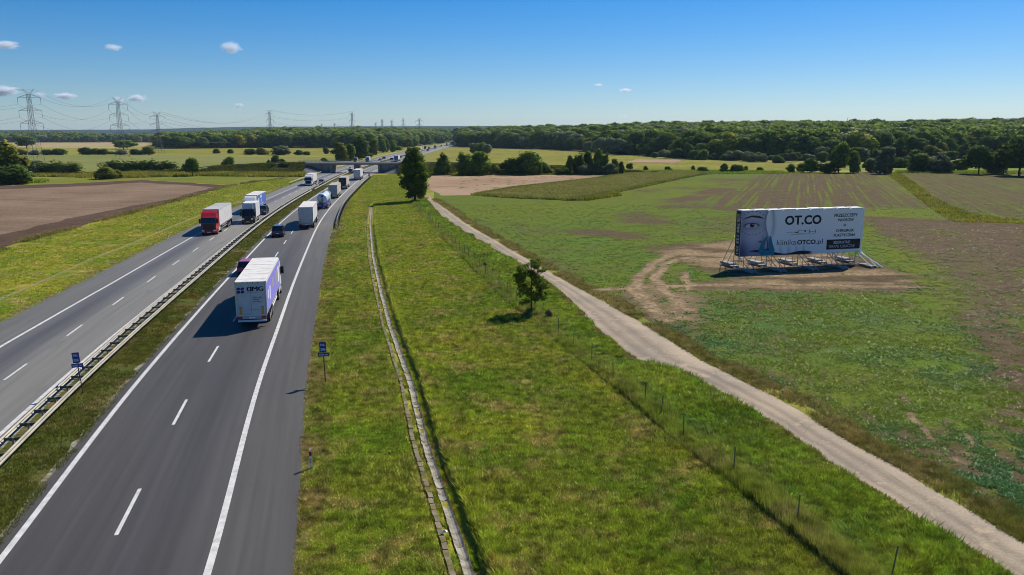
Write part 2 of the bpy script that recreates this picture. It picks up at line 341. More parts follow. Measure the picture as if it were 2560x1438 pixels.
# ================================================================ farm track
tl = [(1062, 486), (1066, 500), (1105, 545), (1150, 575), (1197, 600), (1224, 619), (1263, 644), (1297, 663), (1340, 688), (1368, 706), (1405, 736), (1438, 764), (1462, 790), (1482, 815), (1516, 846), (1562, 882), (1600, 906), (1681, 930), (1725, 941), (1774, 971), (1849, 1012), (1924, 1050), (2000, 1106), (2030, 1122), (2106, 1180), (2219, 1250), (2310, 1308), (2417, 1375), (2517, 1438), (2640, 1520)]
tr = [(1072, 486), (1080, 500), (1120, 525), (1165, 558), (1236, 600), (1309, 642), (1368, 677), (1451, 723), (1535, 769), (1597, 804), (1700, 867), (1752, 900), (1849, 949), (1924, 986), (2000, 1027), (2051, 1061), (2143, 1116), (2234, 1164), (2325, 1219), (2417, 1271), (2508, 1329), (2560, 1359), (2720, 1455)]
TL = np.array([G(*p)[:2] for p in tl]); TR = np.array([G(*p)[:2] for p in tr])
def track_l(Y): return np.interp(Y, TL[::-1, 1], TL[::-1, 0])
def track_r(Y): return np.interp(Y, TR[::-1, 1], TR[::-1, 0])
ys = np.concatenate([np.arange(20, 110, .4), np.arange(110, 215, 1.2)])
xl = track_l(ys) + .35*(fbm(ys*.9, ys*0, 3) - .5) ; xr = track_r(ys) + .2*(fbm(ys*.6, ys*0 + 9, 3) - .5)
ht = NT('worn_track'); vec = ht.mapping(ht.pos(), (1, 1, 1), (0, 0, R(0)))
uvn = ht.sep(ht.N.new('ShaderNodeUVMap').outputs[0])
base = ht.mix(ht.ramp(ht.noise(.25, 5), [(.35, 0.0), (.65, 1.0)]), (.305, .245, .172), (.205, .17, .128))
rut = ht.math('ADD', uvn[0], ht.math('MULTIPLY', ht.noise(.15, 3), .16))
base = ht.mix(1.0, base, ht.ramp(rut, [(.06, .9), (.2, 1.18), (.34, .80), (.5, 1.12), (.66, .78), (.82, 1.16), (1.0, 1.2)]), 'MULTIPLY')
base = ht.mix(ht.ramp(ht.noise(.5, 6, rough=.7), [(.56, 0.0), (.64, .75)]), base, (.38, .30, .20))
crk = ht.N.new('ShaderNodeTexVoronoi'); crk.feature = 'DISTANCE_TO_EDGE'; crk.inputs['Scale'].default_value = .35; dn = ht.mapping(ht.pos()); ht.L(dn, crk.inputs['Vector'])
base = ht.mix(ht.math('MULTIPLY', ht.ramp(crk.outputs[0], [(0, 1.0), (.012, 0.0)]), ht.ramp(ht.noise(.3, 2), [(.5, 0.0), (.6, .55)])), base, (.09, .08, .06))
base = ht.mix(1.0, base, ht.ramp(ht.noise(9, 4), [(.3, .85), (.7, 1.13)]), 'MULTIPLY')
ht.color(base, .88, .2); ht.bump(ht.noise(6, 6), .5, .03); M_TRACK = ht.m
nc = 6; V = np.concatenate([np.stack([xl + (xr - xl)*c/nc, ys, np.full(len(ys), .03 if 0 < c < nc else .004)], 1) for c in range(nc+1)]); n = len(ys)
Ft = np.concatenate([np.stack([c*n + np.arange(n-1), (c+1)*n + np.arange(n-1), (c+1)*n + np.arange(1, n), c*n + np.arange(1, n)], 1) for c in range(nc)])
U = np.concatenate([np.stack([np.full(n, c/nc), ys], 1) for c in range(nc+1)])
me = np_mesh('farm_track', V, Ft, M_TRACK); me.uv_layers.new(name='UVMap').data.foreach_set('uv', U[Ft.ravel()].astype(np.float32).ravel()); obj('farm_track', me, kind='structure')

# ================================================================ fields
def seg_dist(px, py, poly, closed):
    P = np.array(poly, float); Q = np.roll(P, -1, 0) if closed else P[1:]; A = P if closed else P[:-1]; d = np.full(px.shape, 1e9)
    for a, b in zip(A, Q):
        e = b - a; t = np.clip(((px - a[0])*e[0] + (py - a[1])*e[1])/max(e @ e, 1e-9), 0, 1); d = np.minimum(d, np.hypot(px - a[0] - t*e[0], py - a[1] - t*e[1]))
    return d
def inside(px, py, poly):
    r = np.zeros(px.shape, bool); n = len(poly)
    for i in range(n):
        (x1, y1), (x2, y2) = poly[i], poly[(i+1) % n]
        if y1 == y2: continue
        r ^= ((y1 > py) != (y2 > py)) & (px < (x2 - x1)*(py - y1)/(y2 - y1) + x1)
    return r
def wpoly(pts): return [tuple(G(*p)[:2]) for p in pts]
def area_mask(x, y, pts, soft):
    w = wpoly(pts); d = seg_dist(x, y, w, True); return np.clip(.5 + np.where(inside(x, y, w), d, -d)/soft, 0, 1)
def stroke(x, y, pts, width, soft=1.0):
    return np.clip(1 - (seg_dist(x, y, wpoly(pts), False) - width/2)/soft, 0, 1)
z8 = lambda l: [(1500 + a/2.415, 600 + b/2.415) for a, b in l]
z3 = lambda l: [(1280 + a/3.994, 250 + b/3.994) for a, b in l]
zr = lambda l: [(2100 + a/2.396, 500 + b/2.396) for a, b in l]
def soil_masks(x, y):
    wob = 1.6*(fbm(x*.25, y*.25, 3) - .5)*2; X = x + wob; Y = y + 1.6*(fbm(x*.25 + 40, y*.25, 3) - .5)*2
    n1 = fbm(x*.05 + 3, y*.05, 4)
    sand = np.zeros_like(x); soil = np.clip((n1 - .5)*1.6, 0, .35); straw = np.zeros_like(x); rows = np.zeros_like(x); lush = np.clip((fbm(x*.03, y*.03 + 11, 3) - .35)*2, 0, 1)
    pad = area_mask(X, Y, z8([(380, 40), (830, 10), (1560, 110), (1720, 180), (1900, 230), (2050, 290), (1750, 310), (1300, 310), (860, 300), (600, 292), (620, 262), (850, 235), (800, 205), (640, 180), (500, 130), (400, 90)]), 5)
    soil = np.maximum(soil, pad*np.clip(.62 + .55*fbm(x*.15, y*.3 + 7, 3), 0, .97)); sand = np.maximum(sand, pad*np.clip((fbm(x*.2, y*.7, 3) - .40)*3, 0, .7))
    for pts, w in ((z8([(520, 70), (440, 90), (300, 150), (230, 230), (230, 310), (300, 400), (400, 470), (560, 480)]), .7), (z8([(560, 105), (480, 115), (380, 150), (330, 230), (370, 300), (470, 400), (580, 440)]), .6),
                   (z8([(490, 200), (530, 260), (540, 300)]), .4), (z8([(200, 300), (260, 380), (330, 470), (420, 490)]), .5), (z8([(-20, 302), (120, 300), (250, 290), (560, 275), (1000, 265), (1300, 275), (1900, 285)]), .8)):
        m = stroke(X*.35 + x*.65, Y*.35 + y*.65, pts, w, .6); soil = np.maximum(soil, m*.80); sand = np.maximum(sand, m*np.clip(.55 + 1.2*(fbm(x*.9, y*.9, 3) - .4), 0, 1))
    m = area_mask(X, Y, z8([(180, 290), (300, 250), (560, 290), (650, 400), (640, 480), (420, 500), (300, 470)]), 6); soil = np.maximum(soil, m*(.22 + .55*fbm(x*.5, y*.5, 3))); sand = np.maximum(sand, m*.5)
    m = area_mask(X, Y, z8([(0, 310), (300, 470), (560, 600), (900, 760), (1100, 900), (1350, 1100), (1050, 980), (560, 700), (100, 390)]), 4); soil = np.maximum(soil, m*.72)
    stub = area_mask(X, Y, zr([(190, 108), (620, 135), (1150, 165), (1150, 1400), (1060, 1060), (900, 880), (760, 680), (640, 520), (540, 400), (420, 320), (340, 260), (260, 170)]), 5)
    soil = np.maximum(soil, stub*.98); straw = stub
    for pts, w in ((zr([(330, 240), (420, 350), (560, 490), (640, 570)]), 3), (zr([(530, 330), (760, 470), (960, 620), (1100, 760)]), 5), (zr([(620, 200), (850, 330), (1100, 480)]), 4), (zr([(480, 140), (600, 200)]), 4)):
        m = stroke(X, Y, pts, w, 3.5); soil = soil*(1 - .5*m); lush = lush*(1 - m)
    low = area_mask(X, Y, [(1900, 960), (2080, 1010), (2250, 1060), (2560, 1160), (2700, 1300), (2560, 1330), (2200, 1120)], 7); soil = np.maximum(soil, low*.42)
    for pts in ([(2255, 990), (2300, 1060), (2325, 1105)], [(2370, 1050), (2420, 1100), (2440, 1140)], [(2385, 1150), (2470, 1195), (2560, 1240)], [(2410, 1135), (2560, 1215)]):
        m = stroke(X*.3 + x*.7, Y*.3 + y*.7, pts, .1, .4)*np.clip((fbm(x*.7, y*.7, 3) - .40)*5, 0, 1); soil = np.maximum(soil, m*.8); sand = np.maximum(sand, m*.6)
    lush = np.maximum(lush*.5, area_mask(X, Y, [(1660, 720), (1900, 715), (2190, 730), (2330, 800), (2200, 900), (1950, 905), (1750, 850)], 12)*.9)
    st = area_mask(X, Y, z3([(1850, 1080), (2100, 980), (2350, 840), (2560, 735), (3400, 735), (3600, 735), (3750, 850), (4100, 1060), (3400, 1080), (2900, 1090), (2300, 1100)]), 14)
    rows = np.maximum(rows, st); soil = np.maximum(soil, st*.46)
    rr = area_mask(X, Y, [(2240, 433), (2700, 433), (2700, 548), (2480, 545), (2400, 530), (2330, 495)], 8); rows = np.maximum(rows, rr*.5); soil = np.maximum(soil, rr*.34)
    dk = stroke(x, y, [(2178, 545), (2300, 551), (2400, 557), (2640, 566)], 3.0, 2); soil = np.maximum(soil, dk); straw = straw*(1 - dk)
    for pts in (z3([(2300, 1100), (2100, 1075), (1850, 1070), (1620, 1068)]), z3([(760, 1320), (1000, 1340), (1180, 1360)]), z3([(1240, 1210), (1420, 1220)]), z3([(1200, 1150), (1320, 1160)]), z3([(1940, 930), (2120, 890)]), z3([(1700, 1000), (1860, 970)])):
        soil = np.maximum(soil, stroke(X, Y, pts, 2.5, 4)*.8)
    return soil, sand, straw, rows, lush
fy = np.concatenate([np.arange(24, 110, .7), np.arange(110, 200, 1.2), np.arange(200, 360, 2.4)]); fc = np.linspace(0, 1, 200)**1.25
left = np.where(fy < 205, track_r(np.minimum(fy, 205)) + 1.0, G(1085, 486).x*fy/G(1085, 486).y)
right = np.maximum(fy*.80 + 14, left + 18)
FX = left[:, None] + (right - left)[:, None]*fc[None]; FY = np.repeat(fy[:, None], 200, 1); FZ = .012 + .09*(fbm(FX*.7, FY*.7, 3) - .35)*np.clip((FX - left[:, None])/2, 0, 1)
FZ = np.clip(FZ, .006, .2)
V = np.stack([FX.ravel(), FY.ravel(), FZ.ravel()], 1); m_, n_ = FX.shape; ii = (np.arange(m_-1)[:, None]*n_ + np.arange(n_-1)[None]).ravel(); Ff = np.stack([ii, ii+1, ii+n_+1, ii+n_], 1)
soil, sand, straw, rows, lush = soil_masks(V[:, 0], V[:, 1])
me = np_mesh('crop_field', V, Ff); 
a = me.attributes.new('msk', 'FLOAT_COLOR', 'POINT'); a.data.foreach_set('color', np.stack([soil, sand, straw, rows], 1).astype(np.float32).ravel())
a = me.attributes.new('msk2', 'FLOAT_COLOR', 'POINT'); a.data.foreach_set('color', np.stack([lush, lush*0, lush*0, lush*0+1], 1).astype(np.float32).ravel())
h = NT('crop_soil'); A = h.N.new('ShaderNodeAttribute'); A.attribute_name = 'msk'; s3 = h.N.new('ShaderNodeSeparateColor'); h.L(A.outputs['Color'], s3.inputs[0]); rowm = A.outputs['Alpha']
lushs = h.N.new('ShaderNodeSeparateColor'); h.L(h.attr('msk2'), lushs.inputs[0])
rowvec = h.mapping(h.pos(), (1.1, .012, 1), (0, 0, R(20))); rown = h.noise(1.0, 3, rowvec); drill = h.noise(1.0, 2, h.mapping(h.pos(), (3.2, .03, 1), (0, 0, R(20)))); clump = h.noise(1.8, 6, rough=.75); patch = h.noise(.22, 4)
thr = h.math('ADD', h.math('MULTIPLY', clump, .62), h.math('MULTIPLY', patch, .45))
thr = h.math('ADD', thr, h.math('ADD', h.math('MULTIPLY', h.math('MULTIPLY', h.math('SUBTRACT', rown, .5), rowm), 1.5), h.math('MULTIPLY', h.math('SUBTRACT', drill, .5), .22)))
leaf = h.math('SUBTRACT', thr, h.math('MULTIPLY', h.math('SUBTRACT', s3.outputs[0], .28), .42))
lf = h.ramp(leaf, [(.50, 0.0), (.65, 1.0)])
gcol = h.mix(lushs.outputs[0], (.118, .158, .016), (.055, .14, .03)); gcol = h.mix(h.ramp(h.noise(.12, 3), [(.4, 0.0), (.65, .5)]), gcol, (.12, .125, .02))
gcol = h.mix(1.0, gcol, h.ramp(h.noise(5, 4, rough=.7), [(.3, .5), (.52, 1.0), (.72, 1.6)]), 'MULTIPLY')
scol = h.mix(h.ramp(h.noise(.5, 5, rough=.65), [(.35, 0.0), (.65, 1.0)]), (.078, .057, .033), (.125, .093, .054)); scol = h.mix(h.math('MULTIPLY', s3.outputs[1], h.ramp(h.noise(1.7, 5, rough=.7), [(.36, .15), (.6, 1.0)])), scol, (.44, .32, .19))
flk = h.math('MULTIPLY', h.ramp(h.noise(3.6, 5, rough=.75), [(.55, 0.0), (.66, 1.0)]), h.math('ADD', h.math('MULTIPLY', s3.outputs[2], .32), .08)); scol = h.mix(flk, scol, (.42, .34, .24))
scol = h.mix(1.0, scol, h.ramp(h.noise(6, 4, rough=.7), [(.3, .6), (.7, 1.3)]), 'MULTIPLY')
h.color(h.mix(lf, scol, gcol), .95, .02); h.bump(h.noise(3.0, 6, rough=.75), .9, .15); me.materials.append(h.m)
obj('crop_field', me, kind='structure')
def field_mat(name, c1, c2, big=.06, rowdir=0, rowfreq=1.2, rowamt=.25, flecks=None):
    h = NT(name); c = h.mix(h.ramp(h.noise(big, 5), [(.36, 0.0), (.64, 1.0)]), c1, c2)
    rv = h.mapping(h.pos(), (rowfreq, .025, 1), (0, 0, R(rowdir))); c = h.mix(1.0, c, h.ramp(h.noise(1, 4, rv), [(.3, 1 - rowamt), (.7, 1 + rowamt)]), 'MULTIPLY')
    if flecks: c = h.mix(h.ramp(h.noise(1.4, 6, rough=.8), [(.54, 0.0), (.68, .8)]), c, flecks)
    c = h.mix(1.0, c, h.ramp(h.noise(1.6, 6, rough=.75), [(.3, .7), (.7, 1.3)]), 'MULTIPLY')
    h.color(c, .95, .02); h.bump(h.noise(1.5, 6, rough=.8), .8, .2); return h.m
def sheet(name, pts, z, mat, kind='structure'):
    P = [G(*p) for p in pts]; out = []
    for i, p in enumerate(P):                                       # slightly uneven borders
        q = P[(i+1) % len(P)]; n = max(1, min(24, int((q - p).length/6)))
        for k in range(n):
            r = p.lerp(q, k/n); w = .5 + .0022*r.y
            out.append((r.x + w*(vnoise(r.x*.2, r.y*.2) - .5)*2, r.y + w*(vnoise(r.x*.2 + 50, r.y*.2) - .5)*3, z))
    me = bpy.data.meshes.new(name); me.from_pydata(out, [], [tuple(range(len(out)))]); me.materials.append(mat); return obj(name, me, kind=kind)
M_PLOUGH = field_mat('ploughed_earth', (.072, .048, .034), (.10, .068, .048), .1, -65, 1.5, .2)
M_STUB = field_mat('stubble', (.155, .108, .074), (.205, .148, .103), .05, -70, .9, .25, (.30, .22, .145))
M_PALE = field_mat('pale_green_crop', (.145, .165, .046), (.185, .187, .066), .012, -75, .25, .08)
M_MEAD = field_mat('meadow', (.125, .15, .024), (.165, .17, .034), .03, -80, .2, .12)
M_YELLOW = field_mat('yellow_meadow', (.155, .162, .028), (.215, .195, .044), .02, 12, .22, .16)
M_TAN = field_mat('tan_soil', (.26, .175, .115), (.32, .225, .15), .03, -62, .35, .18)
sheet('ploughed_field', [(-80, 466), (0, 465), (175, 459), (355, 450), (476, 458), (572, 464), (480, 491), (330, 531), (200, 566), (100, 591), (0, 622), (-80, 646)], .02, M_PLOUGH)
sheet('stubble_field', [(-80, 475), (0, 474), (175, 467), (350, 457), (470, 464), (535, 468), (430, 497), (300, 521), (170, 547), (60, 575), (-80, 606)], .035, M_STUB)
sheet('pale_field', [(-90, 432), (-90, 388), (60, 388), (330, 386), (400, 389), (550, 390), (640, 393), (850, 393), (860, 404), (760, 407), (600, 421), (430, 431), (200, 435), (60, 437)], .05, M_PALE)
sheet('meadow', [(60, 447), (300, 446), (470, 441), (750, 441), (745, 447), (585, 463), (476, 457), (355, 449), (175, 458), (30, 463)], .03, M_MEAD)
sheet('tan_field', [(-90, 362), (-90, 356), (70, 356.5), (420, 356.5), (400, 364), (280, 371), (75, 369.5)], .08, field_mat('dry_field', (.27, .22, .10), (.33, .26, .14), .01, -80, .1, .1))
sheet('yellow_field', [(380, 374), (520, 371.5), (640, 371), (1010, 370), (1010, 378), (860, 391), (640, 388), (400, 386)], .06, M_YELLOW)
sheet('yellow_field', [(1050, 402), (1090, 384), (1140, 368), (1400, 371), (1470, 378), (1560, 388), (1700, 400), (1850, 402), (2080, 412), (2120, 424), (1880, 428), (1560, 424), (1400, 418), (1180, 410), (1050, 408)], .06, M_YELLOW)
sheet('far_bare_plot', [(1562, 406.5), (1592, 399), (1640, 399.4), (1712, 401), (1690, 407.5)], .12, M_TAN)
sheet('green_field', [(2120, 425), (2110, 412), (2300, 405), (2420, 398), (2640, 398), (2640, 436), (2300, 432)], .06, field_mat('bright_meadow', (.13, .18, .03), (.17, .2, .04), .02, 10, .3, .1))
sheet('bare_field', [(1074, 440), (1150, 437.5), (1360, 437), (1557, 436.5), (1480, 448), (1390, 458), (1280, 470), (1180, 488), (1098, 489), (1074, 470)], .04, M_TAN)
sheet('field_lane', [(1915, 433), (1922, 427.5), (1938, 427), (1942, 433)], .1, flat((.5, .45, .38), .9, name='lane_gravel'))
M_MAIZEFLOOR = field_mat('maize_floor', (.15, .14, .04), (.19, .155, .055), .05)
MAIZE = [(1180, 488), (1280, 470), (1390, 458), (1480, 448), (1585, 430), (1740, 430), (1768, 436), (1700, 448), (1640, 462), (1560, 478), (1500, 490), (1420, 501), (1330, 498), (1250, 494)]
sheet('maize_floor', MAIZE, .05, M_MAIZEFLOOR)
# ================================================================ guard rails
hg = NT('galvanised'); hg.color(hg.mix(hg.ramp(hg.noise(.8, 4), [(.4, 0.0), (.7, 1.0)]), (.36, .335, .27), (.25, .23, .185)), .5, .4, .15); M_GALV = hg.m
M_RAILDARK = flat((.22, .24, .28), .45, .4, .3, 'zinc_dark')
def sweep(b, pts, prof, closed=False):
    """prof: (lateral to the right, z) outline carried along pts"""
    rings = []
    for i, p in enumerate(pts):
        a = pts[max(i-1, 0)]; c = pts[min(i+1, len(pts)-1)]; d = Vector((c[0]-a[0], c[1]-a[1], 0)).normalized(); r = Vector((d.y, -d.x, 0)); z = p[2] if len(p) > 2 else 0
        rings.append([(p[0] + r.x*l, p[1] + r.y*l, z + h) for l, h in prof])
    return b.loft(rings)
def wbeam(s=1):
    front = [(0, .60), (.075*s, .64), (.075*s, .70), (.01*s, .745), (.01*s, .765), (.075*s, .81), (.075*s, .87), (0, .91)]
    return front + [(-.012*s, .91), (.055*s, .87), (.055*s, .82), (-.012*s, .765), (-.012*s, .745), (.055*s, .70), (.055*s, .65), (-.012*s, .60)]
def path(off, y0, y1, step=2.0): return [tuple(float(v) for v in road_pt(y, off)) for y in np.arange(y0, y1, step)]
def guard(label, off_r, off_l, y0, y1, step, double=True, max_sp=120, mat=M_GALV, group=None):
    g = empty('guard_rail', (0, 0, 0), 0, label, 'guard rail', group)
    b = MB(); sweep(b, path(off_r, y0, y1), wbeam(1)); b.build('rail', mat, g)
    if double:
        b = MB(); sweep(b, path(off_l, y0, y1), wbeam(-1)); b.build('rail', mat, g)
    w = (off_r - off_l)*.97 if double else .3
    sp = MB().box(-w+.02, -.02, -.035, .035, .655, .80).mesh('spacer', M_BRACE); ps = MB().box(-.05, .05, -.06, .06, -.1, .80).mesh('post', M_GALV)
    n = 0
    for y in np.arange(y0 + .5, y1, step):
        if n >= max_sp: break
        x, yy = (float(v) for v in road_pt(y, off_r)); d = road_dir(y); rz = -math.atan2(d.x, d.y)
        if double:
            o = obj('spacer', sp, g); o.location = (x, yy, 0); o.rotation_euler = (0, 0, rz); xm, ym = (float(v) for v in road_pt(y, (off_r + off_l)/2))
        else: xm, ym = (float(v) for v in road_pt(y, off_r - .1*(1 if off_r < -15 else -1)))
        o = obj('post', ps, g); o.location = (xm, ym, 0); o.rotation_euler = (0, 0, rz); n += 1
    return g
M_BRACE = flat((.10, .10, .105), .55, .4, .2, 'weathered_zinc')
guard('double steel guard rail with dark cross braces along the grass median', -10.62, -11.62, 20, 232, 2.12)
guard('pale double steel guard rail on the median close to the bridge pier', -10.2, -11.9, 234, 346, 4.0, max_sp=30)
guard('single pale guard rail on the far median beyond the overpass', -10.4, -11.4, 358, 1250, 8.0, True, 60)
guard('pale guard rail left of the oncoming carriageway running under the overpass', -24.4, 0, 268, 900, 4.0, False, 90)
# the short rail on the right shoulder before the overpass; its near end dips into the grass
_p = [G(x, y, .75) for x, y in ((842.5, 561), (843, 548), (847, 535), (852.5, 521), (860, 507), (871, 493), (884, 479), (897, 466), (911, 452.5), (926, 440))]
_s = np.concatenate([[0], np.cumsum([(b - a).length for a, b in zip(_p, _p[1:])])]); _t = np.arange(0, _s[-1], 2.0)
PR = [(float(np.interp(t, _s, [p.x for p in _p])), float(np.interp(t, _s, [p.y for p in _p])), 0.0) for t in _t]
e0 = G(853, 579); PR = [(e0.x, e0.y, -.75)] + [(PR[0][0]*.5 + e0.x*.5, PR[0][1]*.5 + e0.y*.5, -.4)] + PR
g = empty('guard_rail', (0, 0, 0), 0, 'curving steel guard rail beside the right shoulder with its end sunk in grass', 'guard rail')
b = MB(); sweep(b, PR, wbeam(-1)); b.build('rail', M_GALV, g); ps = MB().box(-.05, .05, -.06, .06, -.1, .8).mesh('post', CHASSIS); sp = MB().box(-.02, .34, -.05, .05, .63, .82).mesh('spacer', M_RAILDARK)
for i, p in enumerate(PR[2:-1]):
    q = PR[i+3]; rz = -math.atan2(q[0]-p[0], q[1]-p[1])
    for nm, m in (('post', ps), ('spacer', sp)):
        o = obj(nm, m, g); o.rotation_euler = (0, 0, rz); o.location = (p[0] + (.3 if nm == 'post' else 0), p[1], 0)

# ================================================================ lettering
def text_mesh(name, body, size, mat, bold=0.0, extrude=.003, align='CENTER', spacing=1.0, space_line=1.0):
    cu = bpy.data.curves.new(name, 'FONT'); cu.body = body; cu.size = size; cu.align_x = align; cu.align_y = 'CENTER'; cu.extrude = extrude; cu.offset = bold*size; cu.space_character = spacing; cu.space_line = space_line; cu.resolution_u = 3
    t = bpy.data.objects.new(name, cu); me = bpy.data.meshes.new_from_object(t); bpy.data.objects.remove(t); me.name = name; me.materials.clear(); me.materials.append(mat); return me
def fit(me, width=None, height=None):
    v = np.empty(len(me.vertices)*3, np.float32); me.vertices.foreach_get('co', v); v = v.reshape(-1, 3); mn = v.min(0); mx = v.max(0); c = (mn + mx)/2; s = mx - mn
    v[:, 0] = (v[:, 0] - c[0])*(width/s[0] if width else 1); v[:, 1] = (v[:, 1] - c[1])*(height/s[1] if height else (width/s[0] if width else 1)); me.vertices.foreach_set('co', v.ravel()); me.update(); return me
def put(name, me, parent, loc, rot):
    o = obj(name, me, parent); o.location = loc; o.rotation_euler = rot; return o

# ================================================================ blue distance signs
M_BLUE = flat((.008, .03, .22), .45, .4, name='sign_blue'); M_SIGNTXT = flat((.45, .6, .85), .5, .3, name='sign_white'); M_POLE = flat((.06, .055, .05), .6, .3, .2, 'dark_pole')
def pa_sign(px, py, h, lean, label, yaw):
    p = G(px, py); s = empty('distance_sign', (p.x, p.y, 0), yaw, label, 'road sign', 'blue emergency crossing signs'); s.rotation_euler = (0, lean, yaw)
    MB().cyl((0, 0, h/2 - .1), 'z', .034, h, 10).build('pole', M_POLE, s)
    u = MB().box(-.22, .22, -.055, -.04, h - .68, h).build('upper_panel', M_BLUE, s, bevel=.01)
    l = MB().box(-.36, .36, -.055, -.04, h - .97, h - .72).build('lower_panel', M_BLUE, s, bevel=.01)
    b = MB(); b.box(-.18, .18, -.04, -.02, h - .2, h - .16).box(-.18, .18, -.04, -.02, h - .86, h - .82); b.build('clamp', STEEL, s)
    for par, t, z, w, hh in ((u, 'PA', h - .19, .30, .17), (u, '206', h - .49, .33, .18), (l, '500 m', h - .845, .58, .13)):
        put('lettering', fit(text_mesh('lettering', t, .2, M_SIGNTXT, .022), w, hh), par, (0, -.058, z), (R(90), 0, 0))
    return s
pa_sign(814, 959, 2.85, R(-1.5), 'blue PA 206 500 m sign on the right verge beside the dark carriageway', R(4))
pa_sign(208, 985, 2.75, R(-4.5), 'tilted blue PA 206 500 m sign standing inside the median guard rail', R(6))

# ================================================================ delineator posts
M_DWHITE = flat((.72, .72, .72), .5, .3, name='post_white'); M_DRED = flat((.30, .008, .01), .4, .4, name='reflector_red'); M_NAVY = flat((.02, .03, .12), .5, .3, name='numeral_navy')
def delineator(px, py, label, num=None, col=M_DRED, h=1.0):
    p = G(px, py); d = empty('delineator_post', (p.x, p.y, 0), R(6), label, 'delineator post', 'roadside delineator posts')
    prof = [(-.06, -.05), (.06, -.05), (.045, .045), (-.045, .045)]
    MB().loft([[(x, y, -.1) for x, y in prof], [(x, y, h - .05 + .05*(x > 0)) for x, y in prof]]).build('post_body', M_DWHITE, d)
    MB().box(-.0615, .0615, -.053, .03, h*.66, h*.86).build('reflector', col, d)
    if num:
        put('lettering', fit(text_mesh('lettering', num, .2, M_NAVY, .03), .055, .11), d, (0, -.0545, h*.36), (R(90), 0, 0)); MB().box(-.04, .04, -.0545, -.05, h*.46, h*.5).build('number_plate', M_NAVY, d)
    return d
delineator(778, 1172, 'white delineator post with dark red band and numeral 8 beside the near shoulder', '8', M_DRED, 1.05)
delineator(836, 594, 'white delineator post with dark band before the curving guard rail end', None, BLACK)
delineator(421, 598, 'white delineator post with dark band left of the oncoming carriageway', None, BLACK)
delineator(970, 440, 'dark topped delineator post in the grass near the bridge abutment', None, BLACK, 1.4)
p = G(923, 447); mk = empty('hazard_board', (p.x, p.y, 0), 0, 'orange red hazard board at the start of the bridge guard rail', 'hazard board')
MB().box(-.32, .32, -.03, .03, .5, 2.6).build('panel', flat((.55, .13, .07), .5, name='board_red'), mk); MB().box(-.04, .04, .03, .09, -.1, 2.5).build('post', STEEL, mk)
for i in range(3): MB().add([(-.3, -.034, .7 + i*.65), (.3, -.034, .95 + i*.65), (.3, -.034, 1.2 + i*.65), (-.3, -.034, .95 + i*.65)], [(0, 1, 2, 3)]).build('stripe', flat((.75, .7, .65), .5, name='stripe_white'), mk)
# litter
p = G(478, 738); b = MB()
for i in range(5): b.tube([(p.x + random.uniform(-.4, .5), p.y + random.uniform(-.2, .2), .06), (p.x + random.uniform(-.4, .5), p.y + random.uniform(-.2, .2), .12)], .045, 4)
tag(b.build('litter', flat((.75, .16, .03), .6, name='orange_plastic')), 'torn orange plastic scrap lying in the median grass', 'litter')
for px, py, lb in ((266, 655, 'small white paper scrap on the grass left of the oncoming carriageway'), (1111, 1333, 'crumpled white scrap on the slabs beside the right gutter')):
    p = G(px, py, -.1 if px > 1000 else 0); b = MB().add([(p.x-.12, p.y-.06, p.z+.05), (p.x+.1, p.y-.08, p.z+.08), (p.x+.14, p.y+.07, p.z+.06), (p.x, p.y+.02, p.z+.16), (p.x-.1, p.y+.08, p.z+.05)], [(0, 1, 3), (1, 2, 3), (2, 4, 3), (4, 0, 3), (0, 4, 2, 1)])
    tag(b.build('litter', flat((.7, .68, .68), .7, name='paper_white')), lb, 'litter')

# ================================================================ wildlife fence beside the track
fpx = [(1031, 505), (1052, 532), (1085, 565), (1125, 603), (1180, 656), (1215, 690), (1252, 726), (1297, 766), (1352, 800), (1416, 856), (1469, 900), (1533, 950), (1612, 1013), (1651, 1046), (1708, 1097), (1833, 1187), (1992, 1316), (2222, 1500)]
FP = [G(*p) for p in fpx]; FXY = np.array([(p.x, p.y) for p in FP])
def fence_x(Y): return np.interp(Y, FXY[::-1, 1], FXY[::-1, 0])
wf = empty('wire_fence', (0, 0, 0), 0, 'wire mesh fence on thin green grey posts between the verge and the farm track', 'fence')
M_FPOST = flat((.11, .13, .10), .6, .3, .2, 'fence_post_green')
pm = MB().box(-.02, .02, -.02, .02, -.2, 1.45).mesh('post', M_FPOST); posts = [FP[i] for i in range(11, 17)]
L = np.concatenate([[0], np.cumsum(np.hypot(*np.diff(FXY, axis=0).T))]); tt = L[11] - 4.2
while tt > 1: posts.append(Vector((np.interp(tt, L, FXY[:, 0]), np.interp(tt, L, FXY[:, 1]), 0))); tt -= 4.2
posts.append(G(2226, 1455)); posts.append(Vector((float(fence_x(22)), 22, 0)))
for p in posts: o = obj('post', pm, wf); o.location = (p.x, p.y, 0); o.rotation_euler = (random.gauss(0, .03), random.gauss(0, .03), random.random())
for z in (.15, .35, .55, .75, .95, 1.15, 1.35, 1.5):
    MB().tube([(p.x, p.y, z) for p in FP], .004, 3).build('wire', M_FPOST, wf)

